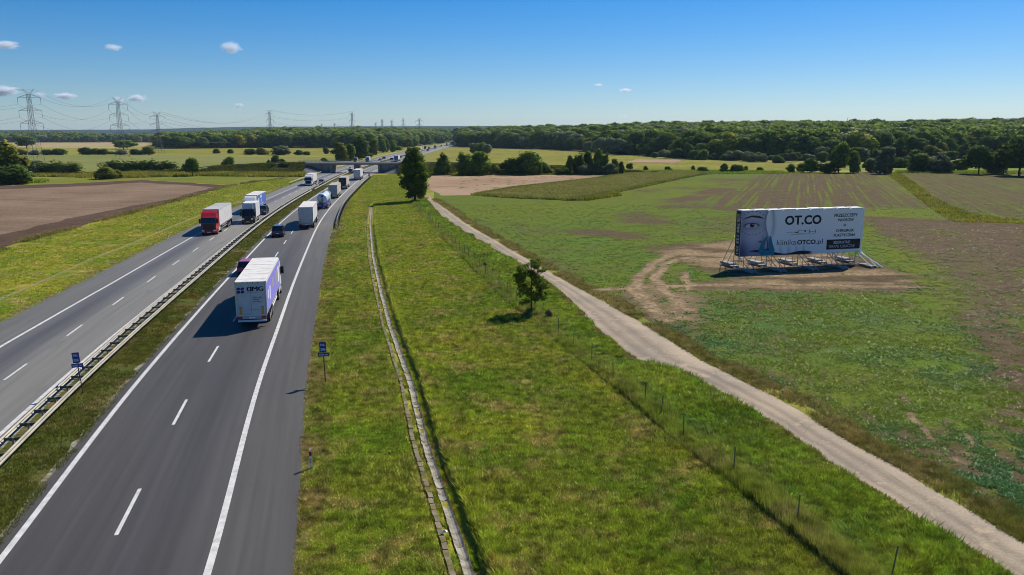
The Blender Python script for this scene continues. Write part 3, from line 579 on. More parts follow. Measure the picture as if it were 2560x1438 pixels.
# ================================================================ overpass
hb = NT('bridge_concrete'); hb.color(hb.mix(hb.ramp(hb.noise(.5, 5), [(.4, 0.0), (.65, 1.0)]), (.30, .28, .25), (.19, .175, .16)), .85, .2); M_BRIDGE = hb.m
hb = NT('stone_facing'); hb.color(hb.mix(hb.ramp(hb.noise(1.4, 5), [(.35, 0.0), (.65, 1.0)]), (.20, .18, .165), (.115, .105, .10)), .9, .2); hb.bump(hb.noise(3, 4), .7, .1); M_STONE = hb.m
BY = G(890, 433).y; bs = SC(433); bx = lambda px: (px - 1280)/bs*1.0
DT, DB, DEPTH = 4.35, 3.55, 9.0                   # deck top, underside, width along the view
br = empty('overpass', (bx(880), BY, 0), 0, 'low concrete road bridge crossing the motorway on one dark pier', 'bridge'); X0 = bx(880)
def B(): return MB()
def lb(x0, x1, y0, y1, z0, z1, b=None): return (b or MB()).box(x0 - X0, x1 - X0, y0 - BY, y1 - BY, z0, z1)
lb(bx(752), bx(1010), BY, BY + DEPTH, DB, DT - .25).build('deck', M_BRIDGE, br)
lb(bx(750), bx(1012), BY - .35, BY + .25, DT - .45, DT + .12).build('edge_beam', flat((.36, .35, .33), .8, name='edge_concrete'), br)
lb(bx(750), bx(1012), BY + DEPTH - .25, BY + DEPTH + .35, DT - .45, DT + .12).build('edge_beam', M_BRIDGE, br)
lb(bx(740), bx(1020), BY + .25, BY + DEPTH - .25, DT - .25, DT).build('roadway', flat((.1, .1, .1), .9, name='bridge_asphalt'), br)
lb(bx(884), bx(893), BY + 1.0, BY + DEPTH - 1.0, -.1, DB).build('pier', M_BRIDGE, br)
for a, c in ((bx(826), bx(831)), (bx(946), bx(951))): lb(a, c, BY - .6, BY + DEPTH, -.1, DB + .3).build('abutment', M_BRIDGE, br)
# stone faced cones at the wing walls
for a, c, nm in ((bx(764), bx(829), 1), (bx(1003), bx(948), -1)):
    b = MB(); n = 10; top = Vector((a - X0 + nm*.6, .8, DB + .1)); ring = []
    for i in range(n+1):
        t = i/n*math.pi/2; ring.append(Vector((a - X0 + (c - a)*math.sin(t)*.98, -1.2 - 6.0*math.cos(t) + 1.2*math.sin(t), -.02)))
    b.add([top, Vector((a - X0, 3.0, DB + .1)), Vector((a - X0, 3.0, -.02))] + ring, [(0, 3 + i, 4 + i) for i in range(n)] + [(0, 3 + n, 1), (1, 2, 3 + n), (0, 1, 2, 3)])
    b.build('slope_facing', M_STONE, br)
    lb(min(a, c) - .0, max(a, c), BY + .9, BY + 3.2, -.1, DB + .05).build('wing_wall', M_BRIDGE, br)
    lb(a - .35, a + .35, BY - 1.2, BY - .6, -.1, DT - .3).build('drain_spout', flat((.5, .48, .44), .7, name='pale_concrete'), br)
rl = MB()
for z in (.45, .8, 1.1): rl.box(bx(748) - X0, bx(1014) - X0, -.12, -.05, DT + z, DT + z + .06)
rl.build('railing', flat((.33, .34, .34), .5, .4, .3, 'railing_grey'), br)
pst = MB().box(-.06, .06, -.13, -.04, DT + .1, DT + 1.16).mesh('railing_post', flat((.4, .4, .4), .5, .4, .3, 'railing_light'))
for k in range(27): o = obj('railing_post', pst, br); o.location = (bx(750) - X0 + k*(bx(1012) - bx(750))/26, 0, 0)
rl = MB()
for z in (.45, .8, 1.1): rl.box(bx(748) - X0, bx(1014) - X0, DEPTH + .05, DEPTH + .12, DT + z, DT + z + .06)
rl.build('railing', flat((.33, .34, .34), .5, .4, .3, 'railing_grey'), br)
# approach embankments carrying the crossing road
hE = NT('embankment_weeds'); cE = hE.mix(hE.ramp(hE.noise(.25, 5), [(.38, 0.0), (.62, 1.0)]), (.035, .055, .012), (.10, .085, .022)); cE = hE.mix(1.0, cE, hE.ramp(hE.noise(1.3, 5, rough=.75), [(.3, .5), (.7, 1.5)]), 'MULTIPLY'); hE.color(cE, .95, .08); hE.bump(hE.noise(1.2, 6, rough=.8), 1.0, .4); M_EMB = hE.m
def bank(secs, name):
    b = MB(); b.loft([[(x, BY - 1 - 1.7*z, -.05), (x, BY + .2, z), (x, BY + DEPTH - .2, z), (x, BY + DEPTH + 1 + 1.7*z, -.05)] for x, z in secs]); return b.build(name, M_EMB, kind='structure')
LB = [(bx(330), .05), (bx(430), .8), (bx(540), 2.4), (bx(640), 3.5), (bx(700), 3.9), (bx(763), 4.1)]
RB = [(bx(1002), 4.1), (bx(1100), 3.9), (bx(1200), 3.6), (bx(1300), 3.1), (bx(1400), 2.6), (bx(1480), 1.6), (bx(1570), .6), (bx(1640), .05)]
bank(LB, 'embankment'); bank(RB, 'embankment')
for S_, lbl in ((LB, 'dark guard rail along the crossing road left of the overpass'), (RB, 'grey guard rail along the crossing road right of the overpass')):
    g = empty('guard_rail', (0, 0, 0), 0, lbl, 'guard rail'); b = MB(); pts = [(x, BY + .6, z) for x, z in S_ if z > .3]; sweep(b, pts, [(0, .45), (.09, .45), (.09, .8), (0, .8)]); b.build('rail', flat((.2, .2, .2), .5, .4, .3, 'rail_grey'), g)
    pb = MB().box(-.06, .06, -.05, .05, -.1, .75).mesh('post', BLACK)
    for k in range(24):
        x = pts[0][0] + (pts[-1][0] - pts[0][0])*k/23; o = obj('post', pb, g); o.location = (x, BY + .75, float(np.interp(x, [p[0] for p in pts], [p[2] for p in pts])))
    b = MB().loft([[(x, BY + 1.2, z + .03), (x, BY + DEPTH - 1.2, z + .03)] for x, z in S_], cap=False); b.build('crossing_road', flat((.12, .12, .115), .9, name='crossing_asphalt'), kind='structure')
# ================================================================ vehicles
def wheel_mesh(r, w):
    t = MB().cyl((0, 0, 0), 'x', r, w, 18).mesh('tyre', RUBBER, bevel=.02)
    n = 14; a = [(-w/2 - .004, r*.6*math.cos(2*math.pi*k/n), r*.6*math.sin(2*math.pi*k/n)) for k in range(n)]; c = [(-w/2 + .05, r*.2*math.cos(2*math.pi*k/n), r*.2*math.sin(2*math.pi*k/n)) for k in range(n)]
    b = MB(); b.add(a, [tuple(range(n))]); b.add([(-w/2 - .012, r*.55*math.cos(2*math.pi*k/n), r*.55*math.sin(2*math.pi*k/n)) for k in range(n)] + [(-w/2 - .05, 0, 0)], [(k, (k+1) % n, n) for k in range(n)])
    return t, b.mesh('rim', STEEL)
WT = wheel_mesh(.5, .32); WD = wheel_mesh(.5, .56); WC = wheel_mesh(.33, .22); WV = wheel_mesh(.4, .26)
def wheels(par, wm, half, ys, r):
    for y in ys:
        for s in (-1, 1):
            w = obj('wheel', wm[0], par); w.location = (s*half, y, r); w.rotation_euler = (0, 0, 0 if s < 0 else math.pi); obj('rim', wm[1], w)
def quad(p, name, mat, par, off=.006):
    """a thin raised panel over four corner points (outward by the right hand rule)"""
    a, b, c, d = (Vector(q) for q in p); n = (b - a).cross(c - a).normalized(); V_ = [q + n*off for q in (a, b, c, d)] + [q - n*.01 for q in (a, b, c, d)]
    return MB().add(V_, [(0, 1, 2, 3), (7, 6, 5, 4), (0, 4, 5, 1), (1, 5, 6, 2), (2, 6, 7, 3), (3, 7, 4, 0)]).build(name, mat, par)
def cab(par, mat, y0, y1, H, w=1.24, lower=None, scale=1.0, visor=True, grille=BLACK):
    """truck cab, front at y1"""
    prof = [(y0, .55), (y1 - .05, .42), (y1 + .02, .95), (y1 + .02, 1.45), (y1 - .06, 1.95), (y1 - .24, 2.92), (y1 - .42, 3.12), (y1 - .95, H*.93), (y1 - 1.5, H), (y0, H)]
    if H < 3.2: prof = [(y0, .45), (y1 - .05, .35), (y1 + .02, .8), (y1 - .02, 1.15), (y1 - .30, 1.32), (y1 - .75, 2.1), (y1 - .95, 2.35), (y1 - 1.3, H*.97), (y0, H)]
    b = MB(); n = len(prof); 
    def hw(y, z): return w*(1 - .05*max(0, (y - (y1 - .5))/.5))*(1 - .05*max(0, z - 2.3))
    b.loft([[(-hw(y, z), y, z) for y, z in prof], [(hw(y, z), y, z) for y, z in prof]]); c = b.build('cab', mat, par, bevel=.07)
    W = w*.90
    if H >= 3.2:
        quad([(-W, y1 - .055, 1.97), (W, y1 - .055, 1.97), (W*.97, y1 - .235, 2.88), (-W*.97, y1 - .235, 2.88)], 'windshield', GLASS, c)
        quad([(-W*.82, y1 + .03, .78), (W*.82, y1 + .03, .78), (W*.86, y1 + .0, 1.85), (-W*.86, y1 + .0, 1.85)], 'grille', grille, c, .012)
        if visor: MB().prism([(y1 - .24, 2.93), (y1 - .02, 2.84), (y1 + .02, 2.88), (y1 - .28, 3.05)], -W*.97, W*.97).build('sun_visor', lower or GLASS, c)
        zw0, zw1, yw0, yw1 = 1.95, 2.75, y1 - 1.15, y1 - .3; zh = .72; zb = .48
    else:
        quad([(-W, y1 - .36, 1.38), (W, y1 - .36, 1.38), (W*.92, y1 - .76, 2.08), (-W*.92, y1 - .76, 2.08)], 'windshield', GLASS, c)
        quad([(-W*.55, y1 + .025, .62), (W*.55, y1 + .025, .62), (W*.6, y1 + .0, 1.08), (-W*.6, y1 + .0, 1.08)], 'grille', BLACK, c, .012)
        zw0, zw1, yw0, yw1 = 1.35, 1.95, y1 - 1.5, y1 - .75; zh = .85; zb = .4
    MB().box(-w*.93, w*.93, y1 - .02, y1 + .05, zb - .12, zb + .14).build('bumper', lower or mat, c, bevel=.02)
    for s in (-1, 1):
        x = s*(w - .004)
        pts = [(x, yw0, zw0), (x, yw1, zw0 - .08), (x, yw1 - .12, zw1), (x, yw0, zw1)]
        quad(pts if s > 0 else pts[::-1], 'side_window', GLASS, c, .012)
        hx0, hx1 = (s*W*.62, s*W*.98); hx0, hx1 = min(hx0, hx1), max(hx0, hx1)
        MB().box(hx0, hx1, y1 - .03, y1 + .045, zh - .1, zh + .14).build('headlight', WHITE_LENS, c, bevel=.015)
        MB().box(s*(w + .13) - .13, s*(w + .13) + .13, y1 - .30, y1 - .18, zw0 - .05, zw0 + .72).build('mirror', BLACK, c, bevel=.03)
    MB().box(-.26, .26, y1 + .05, y1 + .062, zb - .07, zb + .05).build('number_plate', PLATE, c)
    return c
def semi(label, loc, rz, cabm, box, roof, rear='doors', grille=BLACK, lower=None, side=None, skirt=None, frame=None, scale=1.0, roofbars=False, cat='truck', lamps=True, group='trucks on the motorway'):
    """articulated truck 16.4 m long, origin below its middle, heading +y"""
    t = empty('articulated_truck', loc, rz, label, cat, group); t.scale = (scale,)*3
    r0, r1, w = -8.2, 5.35, 1.275; side = side or box; frame = frame or box
    MB().box(-w + .005, w - .005, r0 + .02, r1, 1.14, 3.94).build('trailer_body', box, t, bevel=.02)
    for s in (-1, 1):
        x = s*(w + .004); MB().box(min(x, x - s*.02), max(x, x - s*.02), r0 + .12, r1 - .12, 1.32, 3.80).build('side_curtain', side, t)
        b = MB()
        for k in range(26): y = r0 + .35 + k*.51; b.box(min(x, x + s*.014), max(x, x + s*.014), y, y + .06, 1.12, 1.34)
        b.build('curtain_strap', CHASSIS, t)
        MB().box(min(x, x + s*.012), max(x, x + s*.012), r0 + .1, r1 - .1, 3.80, 3.96).build('roof_rail', frame, t)
        MB().box(s*(w - .1) - .02, s*(w - .1) + .02, -2.9, 2.4, .52, .68).box(s*(w - .1) - .02, s*(w - .1) + .02, -2.9, 2.4, .86, 1.0).build('side_guard', skirt or STEEL, t)
    rm = MB().box(-w + .02, w - .02, r0 + .1, r1 - .05, 3.94, 3.985)
    rm.build('roof_tarp', roof, t)
    b = MB()
    for k in range(4):
        y = r0 + 2.2 + k*2.6; b.add([(-w + .1, y, 3.988), (-w + .16, y, 3.988), (w - .1, y + (1.6 if k % 2 else -1.6), 3.988), (w - .16, y + (1.6 if k % 2 else -1.6), 3.988), (0, y, 4.005)], [(0, 1, 4), (2, 3, 4)])
        b.box(-w + .1, w - .1, y - .9, y - .85, 3.98, 4.0)
    b.build('roof_hoop', roof, t)
    fb = MB().box(-w, -w + .09, r0 - .015, r0 + .05, 1.05, 3.97).box(w - .09, w, r0 - .015, r0 + .05, 1.05, 3.97).box(-w, w, r0 - .015, r0 + .05, 3.83, 3.97).box(-w, w, r0 - .015, r0 + .05, 1.03, 1.16); fb.build('rear_frame', frame, t)
    if rear == 'doors':
        for s in (-1, 1):
            x0, x1 = sorted((s*.012, s*(w - .1))); d = MB().box(x0, x1, r0 - .022, r0 + .03, 1.17, 3.82).build('rear_door', box, t)
            rod = MB(); xr = s*.42; rod.box(xr - .015, xr + .015, r0 - .05, r0 - .022, 1.2, 3.78); rod.box(xr - .12, xr + .12, r0 - .055, r0 - .022, 1.72, 1.77); rod.build('locking_bar', STEEL if box is not STEEL else CHASSIS, d)
    elif rear is not None: MB().box(-w + .1, w - .1, r0 - .02, r0 + .03, 1.17, 3.82).build('rear_door', rear, t)
    for s in (-1, 1):
        MB().box(s*.9 - .1, s*.9 + .1, r0 - .03, r0 - .022, 1.22, 1.78).build('reflector_panel', ORANGE, t)
        MB().box(s*1.0 - .2, s*1.0 + .2, r0 + .0, r0 + .06, .80, .96).build('tail_light', RED_LAMP, t)
        MB().box(s*1.0 - .28, s*1.0 + .28, r0 + .5, r0 + .53, .3, .95).build('mud_flap', RUBBER, t)
    MB().box(-1.2, 1.2, r0 + .06, r0 + .13, .74, 1.02).build('light_bar', flat((.45, .45, .46), .5, name='light_bar_grey'), t); MB().box(-1.18, 1.18, r0 + .02, r0 + .12, .50, .66).build('underrun_bar', skirt or STEEL, t)
    MB().box(-.26, .26, r0 - .01, r0 + .06, .80, .92).build('number_plate', PLATE, t)
    MB().box(-.5, -.36, r0 + .2, r1 - .6, .85, 1.14).box(.36, .5, r0 + .2, r1 - .6, .85, 1.14).box(-.45, .45, 1.9, 8.0, .55, .95).build('chassis', CHASSIS, t)
    MB().box(-.62, -.5, 2.3, 2.45, .1, 1.1).box(.5, .62, 2.3, 2.45, .1, 1.1).build('landing_leg', CHASSIS, t)
    wheels(t, WT, 1.1, (-5.9, -4.6, -3.3), .5); wheels(t, WD, .99, (3.6,), .5); wheels(t, WT, 1.08, (7.15,), .5)
    cab(t, cabm, 5.85, 8.2, 3.82, lower=lower, grille=grille)
    for s in (-1, 1): MB().box(s*1.12 - .1, s*1.12 + .1, 4.35, 6.2, .42, 1.05).build('fuel_tank', flat((.6, .6, .6), .35, .5, .5, 'tank_metal'), t, bevel=.06)
    MB().prism([(5.86, 1.0), (5.86, 3.75), (5.55, 3.8), (5.55, 1.0)], -1.2, 1.2).build('cab_fairing', cabm, t)
    return t
def boxtruck(label, loc, rz, cabm, boxm, roof):
    t = empty('box_truck', loc, rz, label, 'truck', 'trucks on the motorway')
    MB().box(-1.1, 1.1, -3.6, 1.45, .95, 3.35).build('box_body', boxm, t, bevel=.03); MB().box(-1.08, 1.08, -3.55, 1.4, 3.35, 3.38).build('roof', roof, t)
    MB().box(-.45, .45, -3.4, 3.2, .5, .9).build('chassis', CHASSIS, t); MB().prism([(1.4, 2.3), (1.4, 3.3), (1.75, 3.3), (2.3, 2.45)], -.75, .75).build('roof_deflector', boxm, t, bevel=.05)
    cab(t, cabm, 1.5, 3.6, 2.4, .98); wheels(t, WV, .92, (-2.1, 2.6), .4)
    for s in (-1, 1): MB().box(s*.9 - .12, s*.9 + .12, -3.64, -3.58, .7, .85).build('tail_light', RED_LAMP, t); MB().box(s*1.06 - .02, s*1.06 + .02, -1.5, 1.2, .45, .8).build('side_guard', STEEL, t)
    return t
def car(label, loc, rz, body, kind='suv', scale=1.0, roof=None, group='cars on the motorway'):
    t = empty('car', loc, rz, label, 'car', group); t.scale = (scale,)*3
    P = {'suv': dict(L=4.6, w=.93, belt=1.02, top=1.66, hood=1.3, ws=.75, rw=.3, back=-.15), 'van': dict(L=4.4, w=.91, belt=1.08, top=1.82, hood=.95, ws=.9, rw=.2, back=-.05), 'sedan': dict(L=4.5, w=.89, belt=.93, top=1.45, hood=1.3, ws=.8, rw=.75, back=.55)}[kind]
    L, w, bt, tp = P['L']/2, P['w'], P['belt'], P['top']
    prof = [(-L + .05, .28), (L - .08, .25), (L, .5), (L - .04, .78), (L - .35, bt - .12), (L - P['hood'], bt), (-L + P['back'] + .1, bt), (-L + .03, bt - .08 if kind == 'sedan' else bt - .02), (-L, .6)]
    bb = MB().loft([[(-w*.94, y*.985, z) for y, z in prof], [(-w, y, z if z > .4 else z) for y, z in prof], [(w, y, z) for y, z in prof], [(w*.94, y*.985, z) for y, z in prof]]).build('body', body, t, bevel=.05)
    g0, g1 = -L + max(P['back'], 0) + .08, L - P['hood'] - .02; r0, r1 = g0 + P['rw'], g1 - P['ws']
    lo = [(-w*.93, g0, bt - .02), (w*.93, g0, bt - .02), (w*.93, g1, bt - .02), (-w*.93, g1, bt - .02)]; hi = [(-w*.76, r0, tp - .03), (w*.76, r0, tp - .03), (w*.76, r1, tp - .03), (-w*.76, r1, tp - .03)]
    MB().loft([lo, hi]).build('windows', GLASS, t, bevel=.04)
    rf = MB().loft([[(x*1.02, y + (.02 if y > 0 else -.04), z - .015) for x, y, z in hi], [(x*.93, y*.97, z + .045) for x, y, z in hi]]).build('roof', roof or body, t, bevel=.02)
    pl = MB()
    for s in (-1, 1):
        for fa in (0, .42, 1):
            a = Vector((s*w*.935, g0 + (g1 - g0)*fa, bt - .02)); c = Vector((s*w*.768, r0 + (r1 - r0)*fa, tp - .03)); pl.tube([a, c], .045, 4)
    pl.build('pillar', body, t)
    wheels(t, WC, w - .1, (-L + .85, L - .85), .33)
    for s in (-1, 1):
        MB().box(s*w*.74 - .17, s*w*.74 + .17, L - .13, L + .005, .62, .78).build('headlight', WHITE_LENS, t, bevel=.02); MB().box(s*w*.82 - .11, s*w*.82 + .11, -L - .012, -L + .08, .72, .98).build('tail_light', RED_LAMP, t, bevel=.02)
        MB().box(s*(w + .08) - .1, s*(w + .08) + .1, g1 - .55, g1 - .42, bt, bt + .16).build('mirror', body, t, bevel=.03)
    MB().box(-.5, .5, L - .04, L + .012, .48, .66).build('grille', BLACK, t); MB().box(-.26, .26, L + .01, L + .02, .36, .47).build('number_plate', PLATE, t); MB().box(-.26, .26, -L - .016, -L - .004, .58, .69).build('number_plate', PLATE, t)
    MB().box(-w*.9, w*.9, -L - .01, -L + .06, .3, .46).build('bumper', BLACK, t)
    return t
def spot(px, py, length, toward=1, scale=1.0):
    """position and heading of a vehicle whose nearest end the photograph shows at (px, py)"""
    p = G(px, py, .056); d = road_dir(p.y); c = p + d*length/2*scale; a = -math.atan2(d.x, d.y)
    return (c.x, c.y, .056), (a if toward > 0 else a + math.pi)
W_BODY = paint((.54, .55, .56), .5, .3, 0, .25, 'trailer_white'); W_ROOF = paint((.60, .59, .565), .7, .2, 0, .35, 'tarp_white'); W_CAB = paint((.62, .63, .65), .25, .5, 0, .1, 'cab_white')
GREY_T = paint((.40, .40, .39), .6, .25, 0, .3, 'tarp_grey'); BEIGE_T = paint((.42, .38, .33), .6, .25, 0, .3, 'tarp_beige'); LGREY = paint((.52, .52, .52), .6, .25, 0, .25, 'tarp_light_grey')
RED_C = paint((.36, .012, .02), .25, .5, 0, .1, 'cab_red'); BLUE_T = paint((.06, .12, .38), .5, .3, 0, .15, 'tarp_blue'); PURPLE = paint((.22, .20, .62), .5, .3, 0, .1, 'tarp_violet')
NAVY = paint((.012, .022, .07), .2, .5, 0, .05, 'car_navy'); DARKBL = paint((.02, .03, .05), .2, .5, 0, .05, 'car_slate'); BLACKC = paint((.012, .013, .015), .2, .5, 0, .08, 'cab_black'); MAGENTA = paint((.36, .02, .10), .2, .5, 0, .05, 'car_magenta'); SILVER = paint((.5, .5, .5), .3, .5, .3, .1, 'car_silver'); GREENG = paint((.12, .15, .13), .3, .5, 0, .1, 'car_green_grey'); WHITEC = paint((.78, .78, .78), .25, .5, 0, .05, 'car_white')
# 1: the near truck, seen from behind, with its advertising
l, a = spot(632, 819, 16.4); big = semi('white curtain sided truck with violet print seen from behind nearest the camera', l, a, W_CAB, W_BODY, W_ROOF, side=PURPLE, frame=flat((.62, .62, .60), .5, name='frame_white'), skirt=flat((.66, .67, .7), .5, name='skirt_white'))
for c_ in [c for c in big.children_recursive if c.name.startswith('locking_bar')]: bpy.data.objects.remove(c_)      # this trailer's door bars are hidden behind its print
INK = flat((.012, .012, .05), .5, .3, name='ink_navy'); VIOL = flat((.03, .02, .19), .5, .3, name='ink_violet'); PALEINK = flat((.20, .23, .36), .5, .3, name='ink_pale'); ry = -8.2 - .0275
def rear_text(s, x, z, w, h, mat, bold=.02): put('lettering', fit(text_mesh('lettering', s, .3, mat, bold), w, h), big, (x, ry - .002, z), (R(90), 0, 0))
[rear_text(s_, x_ + dx_, 3.36 - .002*k_, w_, .38, INK, .0) for s_, x_, w_ in (('ɑ', -.10, .36), ('M', .36, .42), ('G', .84, .40)) for k_, dx_ in enumerate((-.024, 0, .024))]; rear_text('RAILING', .12, 3.06, .92, .085, PALEINK, .0)
for i, (dx, dz) in enumerate(((-.16, .135), (.16, .135), (-.16, -.135), (.16, -.135))):
    n = 20; b = MB(); x0, z0 = -.82 + dx, 3.25 + dz; pts = []
    for k in range(n):
        t = 2*math.pi*k/n; rr = 1/(abs(math.cos(t))**3.2 + abs(math.sin(t))**3.2)**(1/3.2); px_, pz_ = rr*.145*math.cos(t), rr*.125*math.sin(t); pts.append((x0 + px_ + pz_*.25, ry - .003, z0 + pz_))
    b.add(pts, [tuple(range(n))]); b.build('logo_petal', VIOL, big)
for i, s in enumerate(('Your safe', 'choice', 'in railing')): rear_text(s, .22 + (.70, .50, .66)[i]/2 - .05, 2.62 - i*.19, (.70, .50, .66)[i], (.13, .11, .13)[i], INK, .006)
rear_text('www.amgrailing.com', -.02, 1.56, 1.36, .085, PALEINK, .0)
YELT = flat((.62, .55, .08), .5, .4, name='contour_yellow')
for x0, x1, z0, z1 in ((-1.17, -1.14, 1.22, 3.78), (1.14, 1.17, 1.22, 3.78), (-1.17, 1.17, 1.19, 1.22), (-1.17, 1.17, 3.78, 3.81)): MB().box(x0, x1, ry - .003, ry + .01, z0, z1).build('contour_marking', YELT, big)
for s in (-1, 1):
    for z0, z1, m in ((1.2, 1.235, RED_LAMP), (1.765, 1.8, RED_LAMP)): MB().box(s*.9 - .12, s*.9 + .12, ry - .012, ry + .002, z0, z1).build('reflector_border', m, big)
for k in range(4): x = -.6 + k*.4; MB().box(x - .04, x + .04, -8.215, -8.19, 3.86, 3.93).build('marker_lamp', BLACK, big)
for k, (y0, y1, z0, z1) in enumerate(((-7.0, -6.0, 2.2, 2.9), (-5.4, -4.4, 1.8, 3.0), (-2.8, -1.0, 2.4, 3.2), (.6, 2.6, 2.0, 3.3), (3.4, 4.6, 1.8, 3.3))): MB().box(1.279, 1.283, y0, y1, z0, z1).build('side_print', flat((.55, .55, .78), .5, name='print_pale') if k < 2 else flat((.30, .28, .27), .5, name='print_brown') if k < 4 else flat((.7, .72, .74), .5, name='print_white'), big)
# others on the outbound carriageway
l, a = spot(614, 690, 4.6); car('magenta red car half hidden beside the violet printed truck', l, a, MAGENTA, 'suv')
l, a = spot(694, 594, 4.4); car('dark navy people carrier seen from behind in the overtaking lane', l, a, NAVY, 'van')
l, a = spot(766, 573, 16.4, 1, .96); semi('dusty white box truck with dark cab seen from behind beyond the navy car', l, a, DARKBL, LGREY, W_ROOF, side=W_BODY, scale=.96, skirt=CHASSIS, frame=paint((.38, .34, .31), .6, .2, 0, .3, 'frame_dusty'))
l, a = spot(833, 497, 16.4, 1, .88); semi('beige grey truck with plain rear doors behind the silo tanker', l, a, LGREY, paint((.36, .37, .39), .6, .2, 0, .3, 'door_grey'), BEIGE_T, side=BEIGE_T, scale=.88, frame=BEIGE_T)
l, a = spot(857, 474, 16.4, 1, .90); semi('beige truck with black printed rear and orange lamps', l, a, W_CAB, BEIGE_T, BEIGE_T, rear=paint((.03, .04, .045), .4, .3, 0, .1, 'print_dark'), side=BEIGE_T, scale=.9)
l, a = spot(893, 451, 16.4, 1, .94); semi('clean white truck seen from behind just before the overpass', l, a, W_CAB, W_BODY, W_ROOF, scale=.94, frame=paint((.40, .22, .2), .6, .2, 0, .2, 'frame_rust'))
# silo tanker
l, a = spot(806, 523, 14.0, 1, .90); t = empty('silo_tanker', l, a, 'white silo tanker truck with blue chassis and rear ladder', 'truck', 'trucks on the motorway'); t.scale = (.9,)*3
TB = paint((.60, .66, .74), .25, .5, .1, .15, 'silo_white'); BL = paint((.03, .09, .32), .35, .4, 0, .1, 'silo_blue')
n = 20; rings = []
for y, r in ((-7.0, .55), (-6.9, 1.0), (-6.6, 1.22), (-5.5, 1.27), (0, 1.27), (3.2, 1.27), (3.8, 1.1), (3.95, .6)): rings.append([(r*math.cos(2*math.pi*k/n), y, 2.55 + r*1.02*math.sin(2*math.pi*k/n)) for k in range(n)])
MB().loft(rings).build('tank', TB, t, smooth=True)
b = MB()
for s in (-.22, .22): b.box(s - .03, s + .03, -7.12, -7.04, .9, 3.5)
for k in range(9): b.box(-.22, .22, -7.12, -7.06, 1.0 + k*.28, 1.05 + k*.28)
b.build('ladder', CHASSIS, t); MB().box(-.2, .2, -7.06, -7.02, 3.0, 3.35).build('rear_plate', NAVY, t); MB().tube([(-.5, -7.0, 1.9), (-.5, -7.15, 1.3), (-.9, -7.1, 1.0)], .1, 8).build('discharge_pipe', DARKBL, t)
MB().box(-1.25, 1.25, -7.15, -6.9, .55, .95).build('bumper', BL, t); MB().box(-.5, .5, -6.8, 6.6, .8, 1.2).build('chassis', BL, t)
for s in (-1, 1):
    MB().box(s*1.1 - .16, s*1.1 + .16, -6.4, -2.2, .95, 1.3).build('mudguard', BL, t, bevel=.04); MB().box(s*.6 - .35, s*.6 + .35, -7.19, -7.14, .9, 1.12).build('reflector_panel', ORANGE, t); MB().box(s*1.0 - .18, s*1.0 + .18, -7.18, -7.14, .6, .75).build('tail_light', RED_LAMP, t); MB().box(s*1.2 - .05, s*1.2 + .05, -3, 2.0, .5, 1.4).build('side_guard', BL, t)
for k in range(4): MB().cyl((0, -5 + k*2.4, 3.86), 'z', .3, .18, 12).build('manhole', STEEL, t)
MB().box(-.35, -.3, -6.5, 3.4, 3.9, 4.05).build('walkway_rail', STEEL, t)
wheels(t, WT, 1.08, (-5.6, -4.3, -3.0), .5); wheels(t, WD, .98, (3.4,), .5); wheels(t, WT, 1.05, (6.1,), .5); cab(t, W_CAB, 4.7, 7.0, 3.5)
# oncoming carriageway
l, a = spot(523, 588, 16.4, -1); semi('red tractor pulling a grey curtain sided trailer towards the camera', l, a, RED_C, GREY_T, GREY_T, side=paint((.5, .5, .49), .6, .2, 0, .25, 'curtain_grey'), lower=RED_C, grille=flat((.03, .004, .006), .4, .4, name='grille_dark_red'))
l, a = spot(625, 536, 16.4, -1, .95); tb = semi('white tractor pulling a blue curtain sided trailer towards the camera', l, a, W_CAB, W_BODY, W_ROOF, side=BLUE_T, scale=.95, lower=paint((.25, .33, .42), .3, .5, 0, .1, 'visor_blue'), grille=flat((.05, .07, .10), .4, .4, name='grille_blue'))
for y0, y1, z0, z1 in ((-1.5, .8, 3.0, 3.6), (-1.2, .2, 2.5, 2.7), (-1.3, .4, 2.1, 2.3), (-3.2, .8, 1.6, 1.75), (2.6, 4.2, 2.0, 3.1)): MB().box(-1.287, -1.281, y0, y1, z0, z1).build('side_print', flat((.45, .5, .62), .5, name='print_light'), tb)
l, a = spot(621, 560, 7.2, -1, .95); o = boxtruck('small black cabbed lorry with white box body in front of the blue trailer', l, a, BLACKC, W_BODY, W_ROOF); o.scale = (1.1,)*3
l, a = spot(653, 538, 4.6, -1); car('dark slate SUV with bright headlights beside the small black lorry', l, a, DARKBL, 'suv', 1.03)
l, a = spot(771, 465, 16.4, -1, .9); semi('white truck with dark windscreen approaching just below the overpass', l, a, W_CAB, LGREY, W_ROOF, side=LGREY, scale=.9)
l, a = spot(802, 462, 4.4, -1, .93); car('grey green off-road car following beside the white truck', l, a, GREENG, 'van', .93, roof=SILVER)
l, a = spot(875, 432, 4.6, -1, .9); car('white car in the left lane nearest the camera under the overpass', l, a, WHITEC, 'suv', .9)
l, a = spot(873.5, 424.5, 4.5, -1, .9); car('white saloon with dark windows right behind another white car', l, a, WHITEC, 'sedan', .9)
l, a = spot(898, 421, 4.5, -1, .9); car('pale silver car emerging beside the bridge pier', l, a, SILVER, 'sedan', .95)
